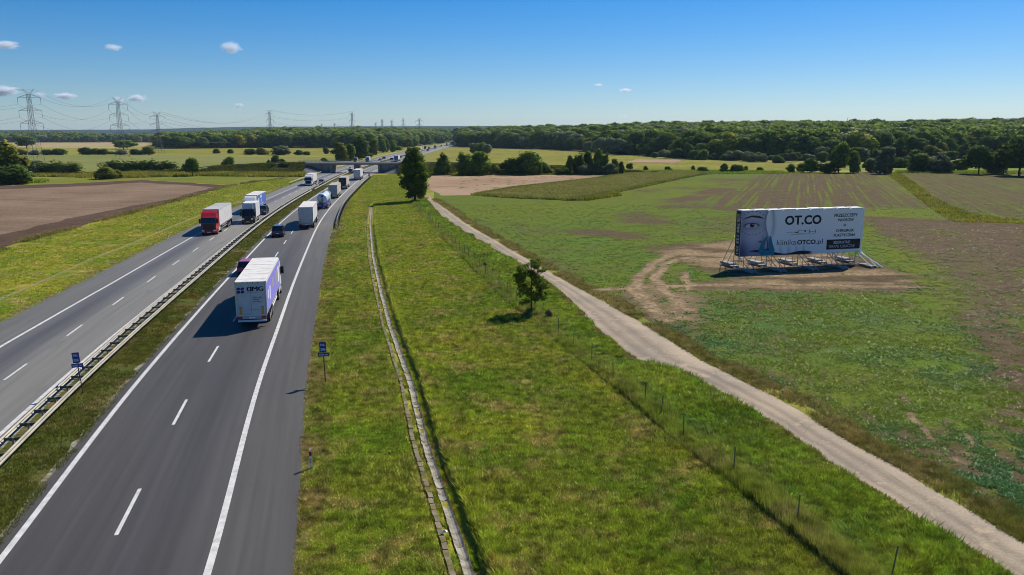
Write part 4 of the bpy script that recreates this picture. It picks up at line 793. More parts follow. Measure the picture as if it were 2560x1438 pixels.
# beyond the overpass
def far_car(px, py, m, kind, tw, label, s=1.0): l, a = spot(px, py, 4.5, tw, s); car(label, l, a, m, kind, s)
l, a = spot(990.5, 404.5, 16.4, 1, .95); semi('truck with blue rear doors beyond the bridge railing', l, a, W_CAB, paint((.05, .12, .32), .5, .3, 0, .1, 'door_blue'), W_ROOF, side=W_BODY, scale=.95)
far_car(959, 398, DARKBL, 'suv', -1, 'dark car approaching beyond the bridge in the outer lane'); far_car(949, 402.5, NAVY, 'sedan', -1, 'navy car just behind the bridge railing'); far_car(978.5, 401.5, NAVY, 'suv', 1, 'dark blue car beside the blue backed truck'); far_car(1001, 394.5, BLACKC, 'sedan', 1, 'black car ahead of the blue backed truck')
l, a = spot(1048.5, 376, 16.4, -1, .95); semi('white cabbed truck with yellow trailer far beyond the poplar', l, a, W_CAB, paint((.75, .45, .05), .5, .3, 0, .1, 'tarp_yellow'), W_ROOF, scale=.95)
l, a = spot(1062.5, 373.5, 7, -1); boxtruck('dark van in the oncoming lanes right of the yellow trailer', l, a, BLACKC, DARKBL, DARKBL)
far_car(1069, 378, MAGENTA, 'suv', 1, 'red car on the far motorway behind a brown truck', 1.1)
l, a = spot(1072, 374, 16.4, 1, .9); semi('brown grey truck far ahead of the small red car', l, a, LGREY, paint((.26, .2, .18), .6, .2, 0, .1, 'tarp_brown'), GREY_T, scale=.8)
l, a = spot(1087.5, 371.5, 16.4, 1, .95); semi('slate grey truck alone on the far motorway', l, a, LGREY, paint((.16, .19, .23), .6, .2, 0, .1, 'tarp_slate'), GREY_T, scale=.95)
far_car(1103, 366, BLACKC, 'suv', -1, 'tiny dark car far away on the oncoming lanes', 1.1)
l, a = spot(1117, 364.5, 16.4, 1); semi('far truck with yellow marked rear near the forest gap', l, a, W_CAB, W_BODY, W_ROOF, rear=paint((.4, .36, .08), .5, .3, 0, .1, 'rear_yellow'))
l, a = spot(1127.5, 361.5, 16.4, 1); semi('white truck farthest but one before the forest gap', l, a, W_CAB, W_BODY, W_ROOF)
l, a = spot(1135.5, 359.8, 16.4, 1); semi('red backed truck at the end of the visible motorway', l, a, RED_C, paint((.4, .1, .09), .5, .3, 0, .1, 'rear_red'), W_ROOF)
# on the overpass
l, a = spot(918, 406, 7.2, -1); t = boxtruck('white box van with blue front approaching just behind the bridge railing', l, a, paint((.05, .13, .32), .4, .3, 0, .1, 'van_blue'), W_BODY, W_ROOF)
p = G(889, 406); t = boxtruck('slate grey lorry behind the bridge railing left of the white box van', (p.x, p.y, .05), R(185), DARKBL, paint((.2, .22, .26), .6, .2, 0, .1, 'box_grey'), LGREY); t.scale = (.9,)*3
# ================================================================ billboard
pL, pR = G(1847, 675), G(2151, 661); bd = pR - pL; BW = bd.length; byaw = math.atan2(bd.y, bd.x); bm_ = (pL + pR)/2
BZ0, BH, BD = 1.62, 5.55, 1.25
bb = empty('billboard', (bm_.x, bm_.y, 0), byaw, 'large white clinic billboard with a face print standing on concrete ballast in the field', 'billboard')
M_PRINTW = flat((.86, .85, .88), .6, .25, name='print_white_vinyl'); M_PINK = flat((.012, .014, .022), .5, .3, name='print_ink'); M_FRAME = flat((.36, .38, .41), .4, .5, .5, 'frame_zinc')
box_ = MB().box(-BW/2, BW/2, .02, BD, BZ0, BZ0 + BH).build('panel_box', M_PRINTW, bb, bevel=.02)
tp = MB()
for k in range(9): tp.box(-BW/2 + k*BW/9 + .1, -BW/2 + (k+1)*BW/9 - .25, -.02, BD + .03, BZ0 + BH + .01, BZ0 + BH + .10 + .03*(k % 2))
tp.build('top_trim', flat((.78, .79, .8), .4, .5, name='trim_white'), bb)
gr_ = MB()
for k in range(46): x = -BW/2 + .15 + k*(BW - .3)/45; gr_.box(x - .025, x + .025, -.03, .0, BZ0 - .05, BZ0 + .05).box(x - .025, x + .025, -.03, .0, BZ0 + BH - .02, BZ0 + BH + .06)
gr_.build('lacing', STEEL, bb)
# the printed picture, in the pixel coordinates of an enlarged view of it: X 385..2085 across, Y 275..905 down
def bx_(X): return -BW/2 + (X - 385)/1700*BW
def bz_(Y): return BZ0 + BH - (Y - 275)/630*BH
XX, YY = np.meshgrid(np.linspace(386, 1400, 240), np.linspace(276, 904, 150), indexing='ij')
def sm(a, b, x): t = np.clip((x - a)/(b - a), 0, 1); return t*t*(3 - 2*t)
C = np.ones(XX.shape + (3,))*np.array([.86, .85, .88])
def lay(mask, c): global C; C = C*(1 - mask[..., None]) + mask[..., None]*np.array(c)
# fabric folds
fold = np.exp(-((XX - 800 - 25*np.sin((YY - 275)/120))/26)**2)*sm(760, 500, YY); lay(fold*.6, (.34, .29, .29))
lay(np.exp(-((XX - 850)/16)**2)*sm(820, 450, YY)*.35, (.80, .80, .82)); 
for cx in (930, 1040, 1150, 1250): lay(np.exp(-((XX - cx - (YY - 780)*.12)/22)**2)*sm(720, 850, YY)*.5, (.40, .40, .47))
wave = 862 + 14*np.sin((XX - 880)/70) + 10*np.sin((XX - 860)/140); lay(sm(-3, 4, YY - wave)*(XX > 850)*sm(1400, 1330, XX), (.02, .022, .05))
# face
edge = np.interp(YY, [275, 330, 370, 440, 520, 600, 650, 905], [748, 728, 720, 718, 728, 752, 770, 800]); face = sm(3, -3, XX - edge)
sk = np.stack([.52 - .20*sm(600, 900, YY) - .18*sm(520, 386, XX), .48 - .20*sm(600, 900, YY) - .17*sm(520, 386, XX), .58 - .16*sm(600, 900, YY) - .13*sm(520, 386, XX)], -1)
C = C*(1 - face[..., None]) + face[..., None]*np.clip(sk, .06, 1)
lay(face*np.exp(-((XX - 600)/80)**2 - ((YY - 640)/90)**2)*.5, (.62, .58, .66)); lay(face*np.exp(-((XX - 540)/120)**2 - ((YY - 330)/50)**2)*.4, (.64, .60, .68))
lay(face*np.exp(-((XX - edge + 10)/26)**2)*.55, (.20, .16, .22))
lay(face*np.exp(-((XX - 510)/120)**2 - ((YY - 478)/48)**2)*.75, (.10, .08, .12))                            # eye socket
lid = ((XX - 525)/92)**2 + ((YY - 478)/34)**2; lay(face*sm(1.15, .85, lid)*.95, (.55, .52, .60)); lay(face*np.exp(-((lid - 1.0)/.28)**2)*sm(500, 470, YY), (.01, .01, .015))
ir = np.hypot(XX - 532, YY - 472); lay(face*sm(34, 30, ir), (.05, .035, .05)); lay(face*sm(15, 12, ir), (.004, .004, .006)); lay(face*sm(7, 4, np.hypot(XX - 543, YY - 463)), (.8, .8, .85))
brow = np.interp(XX, [400, 440, 520, 600, 660, 690], [392, 372, 348, 356, 372, 398]); th_ = np.interp(XX, [400, 450, 540, 620, 680], [3, 9, 13, 15, 5]); lay(face*sm(1.25, .8, np.abs(YY - brow)/th_)*((XX > 405) & (XX < 680)), (.04, .035, .045))
lay(face*np.exp(-((XX - 655)/26)**2 - ((YY - 705)/15)**2)*1.0, (.03, .02, .03)); lay(face*np.exp(-((XX - 690)/22)**2 - ((YY - 670)/50)**2)*.5, (.16, .11, .17))
lip = np.interp(XX, [510, 570, 640, 720, 800], [838, 832, 838, 826, 822]); lay(face*sm(1.2, .7, np.abs(YY - lip)/np.interp(XX, [510, 600, 680], [3, 16, 20]))*(XX > 515), (.03, .022, .03))
lay(face*np.exp(-((XX - 620)/70)**2 - ((YY - 872)/14)**2)*.7, (.36, .28, .38)); lay(sm(560, 400, XX)*sm(640, 860, YY)*.8*face, (.07, .08, .14))
# gloved hand: two fingers and a palm
def capsule(x0, y0, r0, x1, y1, r1):
    ex, ey = x1 - x0, y1 - y0; t = np.clip(((XX - x0)*ex + (YY - y0)*ey)/(ex*ex + ey*ey), 0, 1); return np.hypot(XX - x0 - t*ex, YY - y0 - t*ey)/(r0 + (r1 - r0)*t)
for a in ((738, 640, 11, 690, 740, 28), (690, 740, 28, 672, 830, 36), (672, 830, 36, 730, 905, 52), (786, 645, 14, 795, 740, 28), (795, 740, 28, 815, 830, 40), (815, 830, 40, 790, 920, 62), (735, 860, 44, 780, 905, 56)):
    q = capsule(*a); lay(sm(1.05, .92, q), (.012, .20, .29)); 
    lay(np.exp(-((q - .35)/.3)**2)*.28*sm(1.0, .8, q), (.06, .34, .46))
lay(np.exp(-((XX - 752 - (YY - 700)*.06)/9)**2)*sm(655, 690, YY)*sm(850, 800, YY)*.9, (.04, .05, .08)); lay(np.exp(-((XX - 690)/30)**2 - ((YY - 870)/18)**2)*.5, (.01, .08, .14))
V = np.stack([bx_(XX).ravel(), np.full(XX.size, .0), bz_(YY).ravel()], 1); m_, n_ = XX.shape; ii = (np.arange(m_-1)[:, None]*n_ + np.arange(n_-1)[None]).ravel()
me = np_mesh('printed_banner', V, np.stack([ii, ii+n_, ii+n_+1, ii+1], 1)); at = me.attributes.new('print', 'FLOAT_COLOR', 'POINT'); at.data.foreach_set('color', np.concatenate([C.reshape(-1, 3), np.ones((C.size//3, 1))], 1).astype(np.float32).ravel())
h = NT('printed_vinyl'); h.color(h.attr('print'), .6, .25); me.materials.append(h.m); obj('printed_banner', me, bb)
def bt(s, X, Y, wpx, hpx, mat=M_PINK, bold=.0): put('lettering', fit(text_mesh('lettering', s, .5, mat, bold), wpx/1700*BW, hpx/630*BH), bb, (bx_(X), -.004, bz_(Y)), (R(90), 0, 0))
bt('OT.CO', 1225, 419, 505, 132, M_PINK, .035)
bt('klinika', 1012, 727, 265, 76, M_PINK, -.004); bt('OTCO', 1288, 733, 258, 66, M_PINK, .035); bt('.pl', 1470, 742, 92, 90, M_PINK, -.004)
for s, Y, w, hh in (('PRZESZCZEPY', 368, 330, 44), ('WŁOSÓW', 430, 225, 50), ('CHIRURGIA', 586, 255, 40), ('PLASTYCZNA', 652, 310, 40)): bt(s, 1822, Y, w, hh, M_PINK, .012)
bt('@', 1814, 508, 34, 36, M_PINK, .0)
X0_, X1_, Y0_, Y1_ = 1575, 2052, 712, 854
MB().box(bx_(X0_), bx_(X1_), -.006, .01, bz_(Y1_), bz_(Y0_)).build('black_box', M_PINK, bb)
def bt2(s, X, Y, w, hh, bold): put('lettering', fit(text_mesh('lettering', s, .5, flat((.5, .5, .55), .5, .3, name='print_light_ink'), bold), w/1700*BW, hh/630*BH), bb, (bx_(X), -.010, bz_(Y)), (R(90), 0, 0))
bt2('BEZPŁATNE', 1790, 754, 236, 40, .03); bt2('TERAPIE KLINICZNE', 1790, 811, 372, 40, .0)
sy = MB()                                                                                      # syringe drawing
def bar(X0, X1, Y0, Y1): sy.box(bx_(X0), bx_(X1), -.005, .005, bz_(Y1), bz_(Y0))
for q in ((1005, 1120, 588, 591), (1120, 1165, 582, 597), (1165, 1320, 563, 567), (1165, 1320, 604, 608), (1162, 1168, 563, 608), (1250, 1268, 566, 590), (1318, 1324, 556, 612), (1324, 1400, 583, 588), (1400, 1406, 560, 610)): bar(*q)
sy.build('syringe_print', M_PINK, bb); MB().box(bx_(1060), bx_(1400), -.004, .004, bz_(622), bz_(616)).build('syringe_print', flat((.42, .3, .32), .6, name='print_blush'), bb)
for cx, cy, rx, ry_, a0, a1, nn in ((540, 455, 185, 150, 20, 160, 9), (545, 440, 180, 160, 200, 345, 8), (560, 640, 190, 200, 40, 75, 3)):
    db = MB()
    for k in range(nn):
        t0 = R(a0 + (a1 - a0)*(k + .2)/nn); t1 = R(a0 + (a1 - a0)*(k + .72)/nn); p0, p1 = [Vector((bx_(cx + rx*math.cos(t)), -.004, bz_(cy + ry_*math.sin(t)))) for t in (t0, t1)]
        nrm = (p1 - p0).normalized().cross(Vector((0, 1, 0)))*.028; db.add([p0 - nrm, p0 + nrm, p1 + nrm, p1 - nrm], [(0, 1, 2, 3)])
    db.build('marking_dash', M_PINK, bb)
# black end panel with the telephone number running down it
MB().box(-BW/2 - .012, -BW/2 + .0, .06, BD - .03, BZ0 + .02, BZ0 + BH - .02).build('end_panel', M_PINK, bb)
put('lettering', fit(text_mesh('lettering', '789 123 751', .5, flat((.6, .6, .62), .5, .3, name='print_white_ink'), .02), 3.75, .52), bb, (-BW/2 - .016, BD/2, BZ0 + 2.15), (R(90), R(90), R(-90)))
lb_ = MB()
for k in range(7): lb_.box(-BW/2 - .018, -BW/2 - .01, .25, BD - .25, BZ0 + BH - 1.35 + k*.14, BZ0 + BH - 1.28 + k*.14)
lb_.build('small_print', flat((.45, .45, .48), .5, .3, name='print_grey_ink'), bb)
# frames and ballast
hs = NT('ballast_concrete'); hs.color(hs.mix(hs.ramp(hs.noise(1.6, 5), [(.4, 0.0), (.65, 1.0)]), (.27, .265, .255), (.17, .165, .155)), .9, .2); hs.bump(hs.noise(9, 4), .4, .03); M_BAL = hs.m
slab = MB().box(-.5, .5, -1.15, 1.15, 0, .19).mesh('ballast_slab', M_BAL, bevel=.03)
for X in (412, 790, 1225, 1640, 2045):
    x = bx_(X); f = MB(); T = lambda a, c, r=.035: f.tube([a, c], r, 5)
    for dx in (-.38, .38):
        T((x + dx, .1, .0), (x + dx, .1, BZ0 + .1)); T((x + dx, BD - .1, .0), (x + dx, BD - .1, BZ0 + .1)); T((x + dx, -3.3, .12), (x + dx, 4.2, .12), .05); T((x + dx, -3.2, .12), (x + dx, .05, BZ0 + .02), .05); T((x + dx, 4.1, .12), (x + dx, BD, BZ0 + 2.4), .05)
        T((x + dx, .1, .3), (x + dx, BD - .1, 1.2), .025)
    for y in (.1, BD - .1):
        for z in (.15, 1.0): T((x - .38, y, z), (x + .38, y, z), .025)
    f.build('support_frame', M_FRAME, bb)
    for y, z in ((-1.9, .12), (2.35, .12), (3.1, .32)):
        o = obj('ballast_slab', slab, bb); o.location = (x + random.uniform(-.08, .08), y, z - .02); o.rotation_euler = (0, 0, random.gauss(0, .06))
for s in (1,): MB().tube([(BW/2 - .55, -.02, BZ0 + .1), (BW/2 + .75, -3.2, .05)], .09, 8).build('raking_brace', flat((.78, .79, .8), .4, .5, name='trim_white'), bb)
# ================================================================ grass, weeds and crops as real blades
def blades(name, P, hgt, nb, wid, lean, spread, mat, up=1.0):
    """clumps of nb triangular blades at the points P"""
    N = len(P); M = N*nb; base = np.repeat(P, nb, 0); h = np.repeat(hgt, nb)*rng.uniform(.55, 1.15, M); a = rng.uniform(0, 2*np.pi, M); sp = np.repeat(spread if np.ndim(spread) else np.full(N, spread), nb)
    r = sp*np.sqrt(rng.random(M)); b2 = rng.uniform(0, 2*np.pi, M); base = base + np.stack([r*np.cos(b2), r*np.sin(b2), 0*r], 1)
    w = np.repeat(wid if np.ndim(wid) else np.full(N, wid), nb)*rng.uniform(.6, 1.3, M)
    l = lean*rng.uniform(.2, 1.2, M)*h; tip = base + np.stack([l*np.cos(b2), l*np.sin(b2), h*up], 1); s = np.stack([np.cos(a), np.sin(a), 0*a], 1)*w[:, None]/2
    V = np.stack([base - s, base + s, tip], 1).reshape(-1, 3); V[0::3, 2] -= .02; V[1::3, 2] -= .02
    o = obj(name, np_mesh(name, V, np.arange(3*M).reshape(-1, 3), mat)); o['kind'] = 'stuff'; return o
def zone(y0, y1, n, lf, rf, p=1.7):
    u = rng.random(n); q = 1 - p; Y = (y0**q + u*(y1**q - y0**q))**(1/q); a = lf(Y); c = rf(Y); X = a + (c - a)*rng.random(n); ok = c > a; return X[ok], Y[ok]
grow = lambda Y, k=.7: (np.asarray(Y)/30)**k
roadR = lambda o: (lambda Y: road_pt(Y, np.full(np.shape(Y), o))[0])
def dz(X, Y): return np.interp(X - gx(Y), [-1.6, -.85, -.32, 0, .3, .52, .95, 1.5], [0, -.22, -.32, -.36, -.33, -.3, .10, .04])*DEEP(Y)
def keep(X, Y, f, lo): m = fbm(X*f, Y*f, 3) + rng.uniform(-.12, .12, len(X)) > lo; return X[m], Y[m]
def right_bound(Y): return np.where(np.asarray(Y) < 197, fence_x(Y) - .2, np.interp(Y, [197, 345], [G(1031, 505).x, G(1003, 438).x]))
X, Y = zone(22, 330, 62000, roadR(3.25), lambda Y: gx(Y) - .95*DEEP(Y), 1.6); blades('grass', np.stack([X, Y, 0*X], 1), (.04 + .11*fbm(X*.8, Y*.8))*grow(Y, .3), 5, .035*grow(Y), .7, .13*grow(Y, .6), M_BLADE)
X, Y = zone(20, 340, 110000, lambda Y: gx(Y) + 1.0*DEEP(Y), right_bound, 1.6); blades('grass', np.stack([X, Y, dz(X, Y)], 1), (.05 + .15*fbm(X*.6 + 9, Y*.6)**1.4)*grow(Y, .3), 5, .036*grow(Y), .75, .15*grow(Y, .6), M_BLADE)
X, Y = zone(20, 150, 9000, lambda Y: gx(Y) + .78, lambda Y: gx(Y) + 1.5); blades('grass', np.stack([X, Y, dz(X, Y)], 1), .28 + 0*X, 6, .04*grow(Y), .9, .12, M_BLADE)
X, Y = zone(20, 150, 5000, lambda Y: gx(Y) - .52, lambda Y: gx(Y) - .3); X2, Y2 = zone(20, 150, 5000, lambda Y: gx(Y) + .28, lambda Y: gx(Y) + .46); X = np.r_[X, X2]; Y = np.r_[Y, Y2]; X, Y = keep(X, Y, .9, .5); blades('grass', np.stack([X, Y, dz(X, Y) + .02], 1), .14 + 0*X, 5, .04*grow(Y), .8, .08, M_BLADE)
X, Y = zone(20, 210, 30000, lambda Y: fence_x(Y) - .55, lambda Y: fence_x(Y) + .75, 1.4); hh = .24 + .62*fbm(X*.35, Y*.35 + 4)**1.4; blades('tall_grass', np.stack([X, Y, 0*X], 1), hh, 5, .03*grow(Y), .35, .14*grow(Y, .4), blade_mat('fence_grass', (.26, .38, .03), (.40, .42, .06), (.52, .40, .17), .6))
X, Y = zone(20, 210, 60000, lambda Y: fence_x(Y) + .4, lambda Y: track_l(np.minimum(Y, 205)) - .25, 1.6); v = fbm(X*.28 + 5, Y*.28, 3); blades('weeds', np.stack([X, Y, 0*X], 1), (.10 + .85*np.clip(v - .36, 0, 1))*grow(Y, .2), 6, .075*grow(Y), .8, .2*grow(Y, .5), M_WEED)
X, Y = zone(20, 200, 9000, lambda Y: fence_x(Y) + .6, lambda Y: track_l(np.minimum(Y, 205)) - .7, 1.6); v = fbm(X*.8 + 21, Y*.8, 3); m = v > .57; X, Y, v = X[m], Y[m], v[m]; blades('leafy_weeds', np.stack([X, Y, 0*X], 1), (.16 + 1.5*(v - .56))*grow(Y, .1), 16, .06*grow(Y, .5), 1.0, .22, blade_mat('leafy_weed', (.07, .17, .02), (.28, .42, .035), (.2, .22, .04), .3))
X, Y = zone(20, 210, 14000, lambda Y: track_l(np.minimum(Y, 205)) - .55, lambda Y: track_l(np.minimum(Y, 205)) + .1, 1.5); X, Y = keep(X, Y, .5, .42); blades('dry_grass', np.stack([X, Y, 0*X], 1), .16*grow(Y, .3), 4, .035*grow(Y), .8, .1, M_DRYGRASS)
X, Y = zone(20, 205, 30000, lambda Y: track_r(Y) + .05, lambda Y: track_r(Y) + 1.0 + 1.6*fbm(Y*.3, Y*0), 1.5); X, Y = keep(X, Y, .35, .40); blades('dry_grass', np.stack([X, Y, 0*X], 1), (.10 + .22*fbm(X*.5, Y*.5))*grow(Y, .3), 4, .032*grow(Y), .8, .14*grow(Y, .5), M_DRYGRASS)
X, Y = zone(20, 260, 30000, roadR(-12.0), roadR(-8.6), 1.5); X, Y = keep(X, Y, .5, .38); blades('median_grass', np.stack([X, Y, 0*X + .02], 1), .12*grow(Y, .3), 5, .035*grow(Y), .8, .12*grow(Y, .5), blade_mat('median_blade', (.08, .12, .018), (.17, .15, .028), (.28, .2, .09), .7))
ew = [G(*p) for p in ((-200, 680), (-60, 640), (0, 624), (100, 592), (200, 567), (330, 532), (480, 491), (570, 466), (640, 455), (740, 442))]; EX = np.array([p.x for p in ew]); EY = np.array([p.y for p in ew])
X, Y = zone(45, 300, 60000, lambda Y: np.interp(Y, EY, EX) + .8, roadR(-24.3), 1.5); m = seg_dist(X, Y, [(p.x, p.y) for p in _lg], False) > .5; X, Y = X[m], Y[m]; X, Y = keep(X, Y, .4, .3); blades('grass', np.stack([X, Y, 0*X], 1), .10*grow(Y, .3), 5, .032*grow(Y, .7), .8, .2*grow(Y, .6), M_BLADE)
X, Y = zone(21, 120, 7000, roadR(3.6), lambda Y: gx(Y) - 1.0, 1.8); X2, Y2 = zone(20, 130, 15000, lambda Y: gx(Y) + 1.6, lambda Y: fence_x(Y) - .6, 1.8); X = np.r_[X, X2]; Y = np.r_[Y, Y2]; X, Y = keep(X, Y, .22, .47)
blades('grass_tufts', np.stack([X, Y, 0*X], 1), (.14 + .14*rng.random(len(X)))*grow(Y, .2), 11, .04*grow(Y, .5), .9, .2*grow(Y, .3), blade_mat('tuft_blade', (.13, .24, .02), (.34, .36, .05), (.52, .40, .17), .5))
X, Y = zone(21, 190, 26000, roadR(3.2), lambda Y: road_pt(Y, np.full(np.shape(Y), 3.9))[0] + 1.4*fbm(Y*.25, Y*0 + 3), 1.5); X, Y = keep(X, Y, .5, .44); blades('dry_grass', np.stack([X, Y, 0*X], 1), .13*grow(Y, .3), 4, .035*grow(Y), .9, .1, M_DRYGRASS)
# rape seedlings on the field
X, Y = zone(24, 190, 150000, lambda Y: track_r(np.minimum(Y, 205)) + 1.3, lambda Y: Y*.70 + 8, 1.75); s1, s2, s3_, s4, s5 = soil_masks(X, Y)
m = (fbm(X*1.1, Y*1.1, 3) + rng.uniform(-.2, .2, len(X))) > .50 + .55*np.clip(s1 - .2, 0, 1) + .1*(s2 > .3); X, Y, s5 = X[m], Y[m], s5[m]
hL = NT('rape_leaf'); cL = hL.mix(hL.ramp(hL.noise(.1, 4), [(.34, 0.0), (.56, 1.0)]), (.08, .24, .085), (.24, .33, .04)); cL = hL.mix(1.0, cL, hL.ramp(hL.island(), [(0, .5), (.6, 1.0), (1, 1.7)]), 'MULTIPLY'); hL = (leaf_bsdf(hL, cL, .3, .4, soft=(0, 0, 1.0), keep=.6), hL)[0]
blades('rape_seedlings', np.stack([X, Y, 0*X + .02], 1), (.09 + .08*rng.random(len(X)))*grow(Y, .15)*(.75 + .5*s5), 6, .085*grow(Y, .55), 1.3, .12*grow(Y, .3), hL, .75)
# broken maize stalks on the stubble
X, Y = zone(30, 150, 22000, lambda Y: Y*.42 + 4, lambda Y: Y*.72 + 8, 1.6); s1, s2, s3_, s4, s5 = soil_masks(X, Y); m = (s3_ > .5) & (fbm(X*.4, Y*.4, 3) > .45); X, Y = X[m], Y[m]
blades('straw_litter', np.stack([X, Y, 0*X + .05], 1), .15*grow(Y, .2), 2, .04*grow(Y, .6), 1.6, .25, blade_mat('maize_straw', (.30, .25, .16), (.42, .36, .27), (.36, .28, .18), .5, .1), .35)
def poly_pts(pts, n):
    w = np.array(wpoly(pts)); x = rng.uniform(w[:, 0].min(), w[:, 0].max(), n*3); y = rng.uniform(w[:, 1].min(), w[:, 1].max(), n*3); m = inside(x, y, [tuple(p) for p in w]); return x[m][:n], y[m][:n]
X, Y = poly_pts(MAIZE, 26000); ed = seg_dist(X, Y, wpoly(MAIZE), True); 
blades('maize_plants', np.stack([X, Y, 0*X], 1), 0.5 + .25*fbm(X*.05, Y*.05), 6, .26, .8, .45, blade_mat('maize_leaf', (.30, .30, .06), (.42, .36, .10), (.52, .40, .16), .75))
m = ed < 2.2; X, Y = X[m], Y[m]; blades('maize_plants', np.stack([X, Y, 0*X], 1), 0.7 + 0*X, 6, .3, .7, .5, blade_mat('maize_edge_leaf', (.10, .19, .025), (.20, .24, .03), (.34, .30, .06), .35))
WS = [(2212, 432), (2248, 433), (2290, 460), (2330, 492), (2380, 517), (2430, 536), (2500, 545), (2700, 551), (2700, 563), (2480, 558), (2385, 556), (2350, 538), (2300, 500), (2255, 465)]
X, Y = poly_pts(WS, 12000); M_GOLD = blade_mat('goldenrod', (.15, .19, .022), (.46, .38, .03), (.46, .35, .12), .5); blades('goldenrod_weeds', np.stack([X, Y, 0*X], 1), .2 + .4*fbm(X*.15, Y*.15), 6, .2, .9, .45, M_GOLD)
for pts, n, hh in (([(60, 441), (60, 436), (300, 434), (470, 432), (480, 441), (280, 447)], 5000, 1.2), ([(440, 440), (460, 434), (760, 434), (762, 443), (600, 442)], 5000, 1.5), ([(1405, 502), (1500, 492), (1540, 484), (1550, 490), (1470, 502)], 1600, .9), ([(1560, 429), (1760, 427), (2000, 431), (2010, 434), (1780, 436)], 4000, .9), ([(1060, 439), (1070, 433), (1560, 432), (1560, 437.5)], 5000, 1.0), ([(0, 463), (0, 455), (110, 450), (120, 456)], 1200, 1.3), ([(2240, 433), (2240, 429), (2640, 430), (2640, 436)], 4500, 1.0)):
    X, Y = poly_pts(pts, n); blades('weeds', np.stack([X, Y, 0*X], 1), hh*(.4 + .9*fbm(X*.1, Y*.1)), 5, .28, .4, .5, M_GOLD if n in (5000, 1600) else M_WEED)
# field edge weeds between the ploughed land and the motorway verge
t = rng.random(5200)*(len(ew)-1); k = t.astype(int); f = t - k
X = EX[k] + (EX[k+1] - EX[k])*f + rng.normal(0, .5, len(t)); Y = EY[k] + (EY[k+1] - EY[k])*f + rng.normal(0, .8, len(t)); m = fbm(X*.12, Y*.12, 3) > .42; X, Y = X[m], Y[m]
blades('field_edge_weeds', np.stack([X, Y, 0*X], 1), .3 + .9*np.clip(fbm(X*.2, Y*.2, 3) - .3, 0, 1), 6, .10, .4, .35, M_DRYGRASS)
for S_ in (LB, RB):
    xs = np.array([p[0] for p in S_]); zs = np.array([p[1] for p in S_]); n = 9000; X = rng.uniform(xs[0], xs[-1], n); z = np.interp(X, xs, zs); t = rng.random(n); Y = BY - 1 - 1.7*z + t*(1.2 + 1.7*z); Z = z*t; m = fbm(X*.12, Y*.3, 3) > .35; X, Y, Z = X[m], Y[m], Z[m]
    blades('embankment_weeds', np.stack([X, Y, Z], 1), .5 + .9*fbm(X*.15, Z*.5), 5, .35, .5, .5, blade_mat('bank_weed', (.05, .085, .014), (.13, .13, .02), (.2, .14, .04), .4))

# ================================================================ trees
_nolump = False
def tree_mat(name, dark, light, trans=.32, inst=False):
    h = NT(name); c = h.mix(h.island(), dark, light); c = h.mix(1.0, c, h.ramp(h.noise(.45, 3), [(.3, .75), (.7, 1.25)]), 'MULTIPLY')
    vt = None
    if inst:
        o = h.oinfo(); v = h.ramp(o, [(0, (.55, .65, .65)), (.3, (1.0, 1.0, .9)), (.5, (.6, .75, .8)), (.68, (1.4, 1.25, .8)), (.8, (.8, .9, .8)), (.88, (2.0, 1.55, .9)), (.95, (2.9, 1.5, .7)), (1, (1.2, 1.15, .9))]); c = h.mix(1.0, c, v, 'MULTIPLY')
    if not _nolump: pass
    vt = h.N.new('ShaderNodeVectorTransform'); vt.vector_type = 'NORMAL'; vt.convert_from = 'OBJECT'; vt.convert_to = 'WORLD'; h.L(h.attr('lump', 'Vector'), vt.inputs[0])
    return leaf_bsdf(h, c, trans*.8, .8, soft=vt.outputs[0], keep=.5)
T_DARK = tree_mat('leaf_dark', (.04, .08, .018), (.10, .165, .03)); T_MID = tree_mat('leaf_mid', (.065, .125, .018), (.17, .25, .038)); T_YEL = tree_mat('leaf_yellow', (.08, .105, .014), (.20, .20, .035))
T_PALE = tree_mat('leaf_willow', (.12, .15, .075), (.28, .31, .17), .25); T_GREY = tree_mat('leaf_grey', (.08, .105, .055), (.17, .20, .11), .2); T_FOR = tree_mat('leaf_forest', (.06, .115, .026), (.135, .21, .045), .35, True)
M_BARK = flat((.06, .05, .038), .9, .1, name='bark')
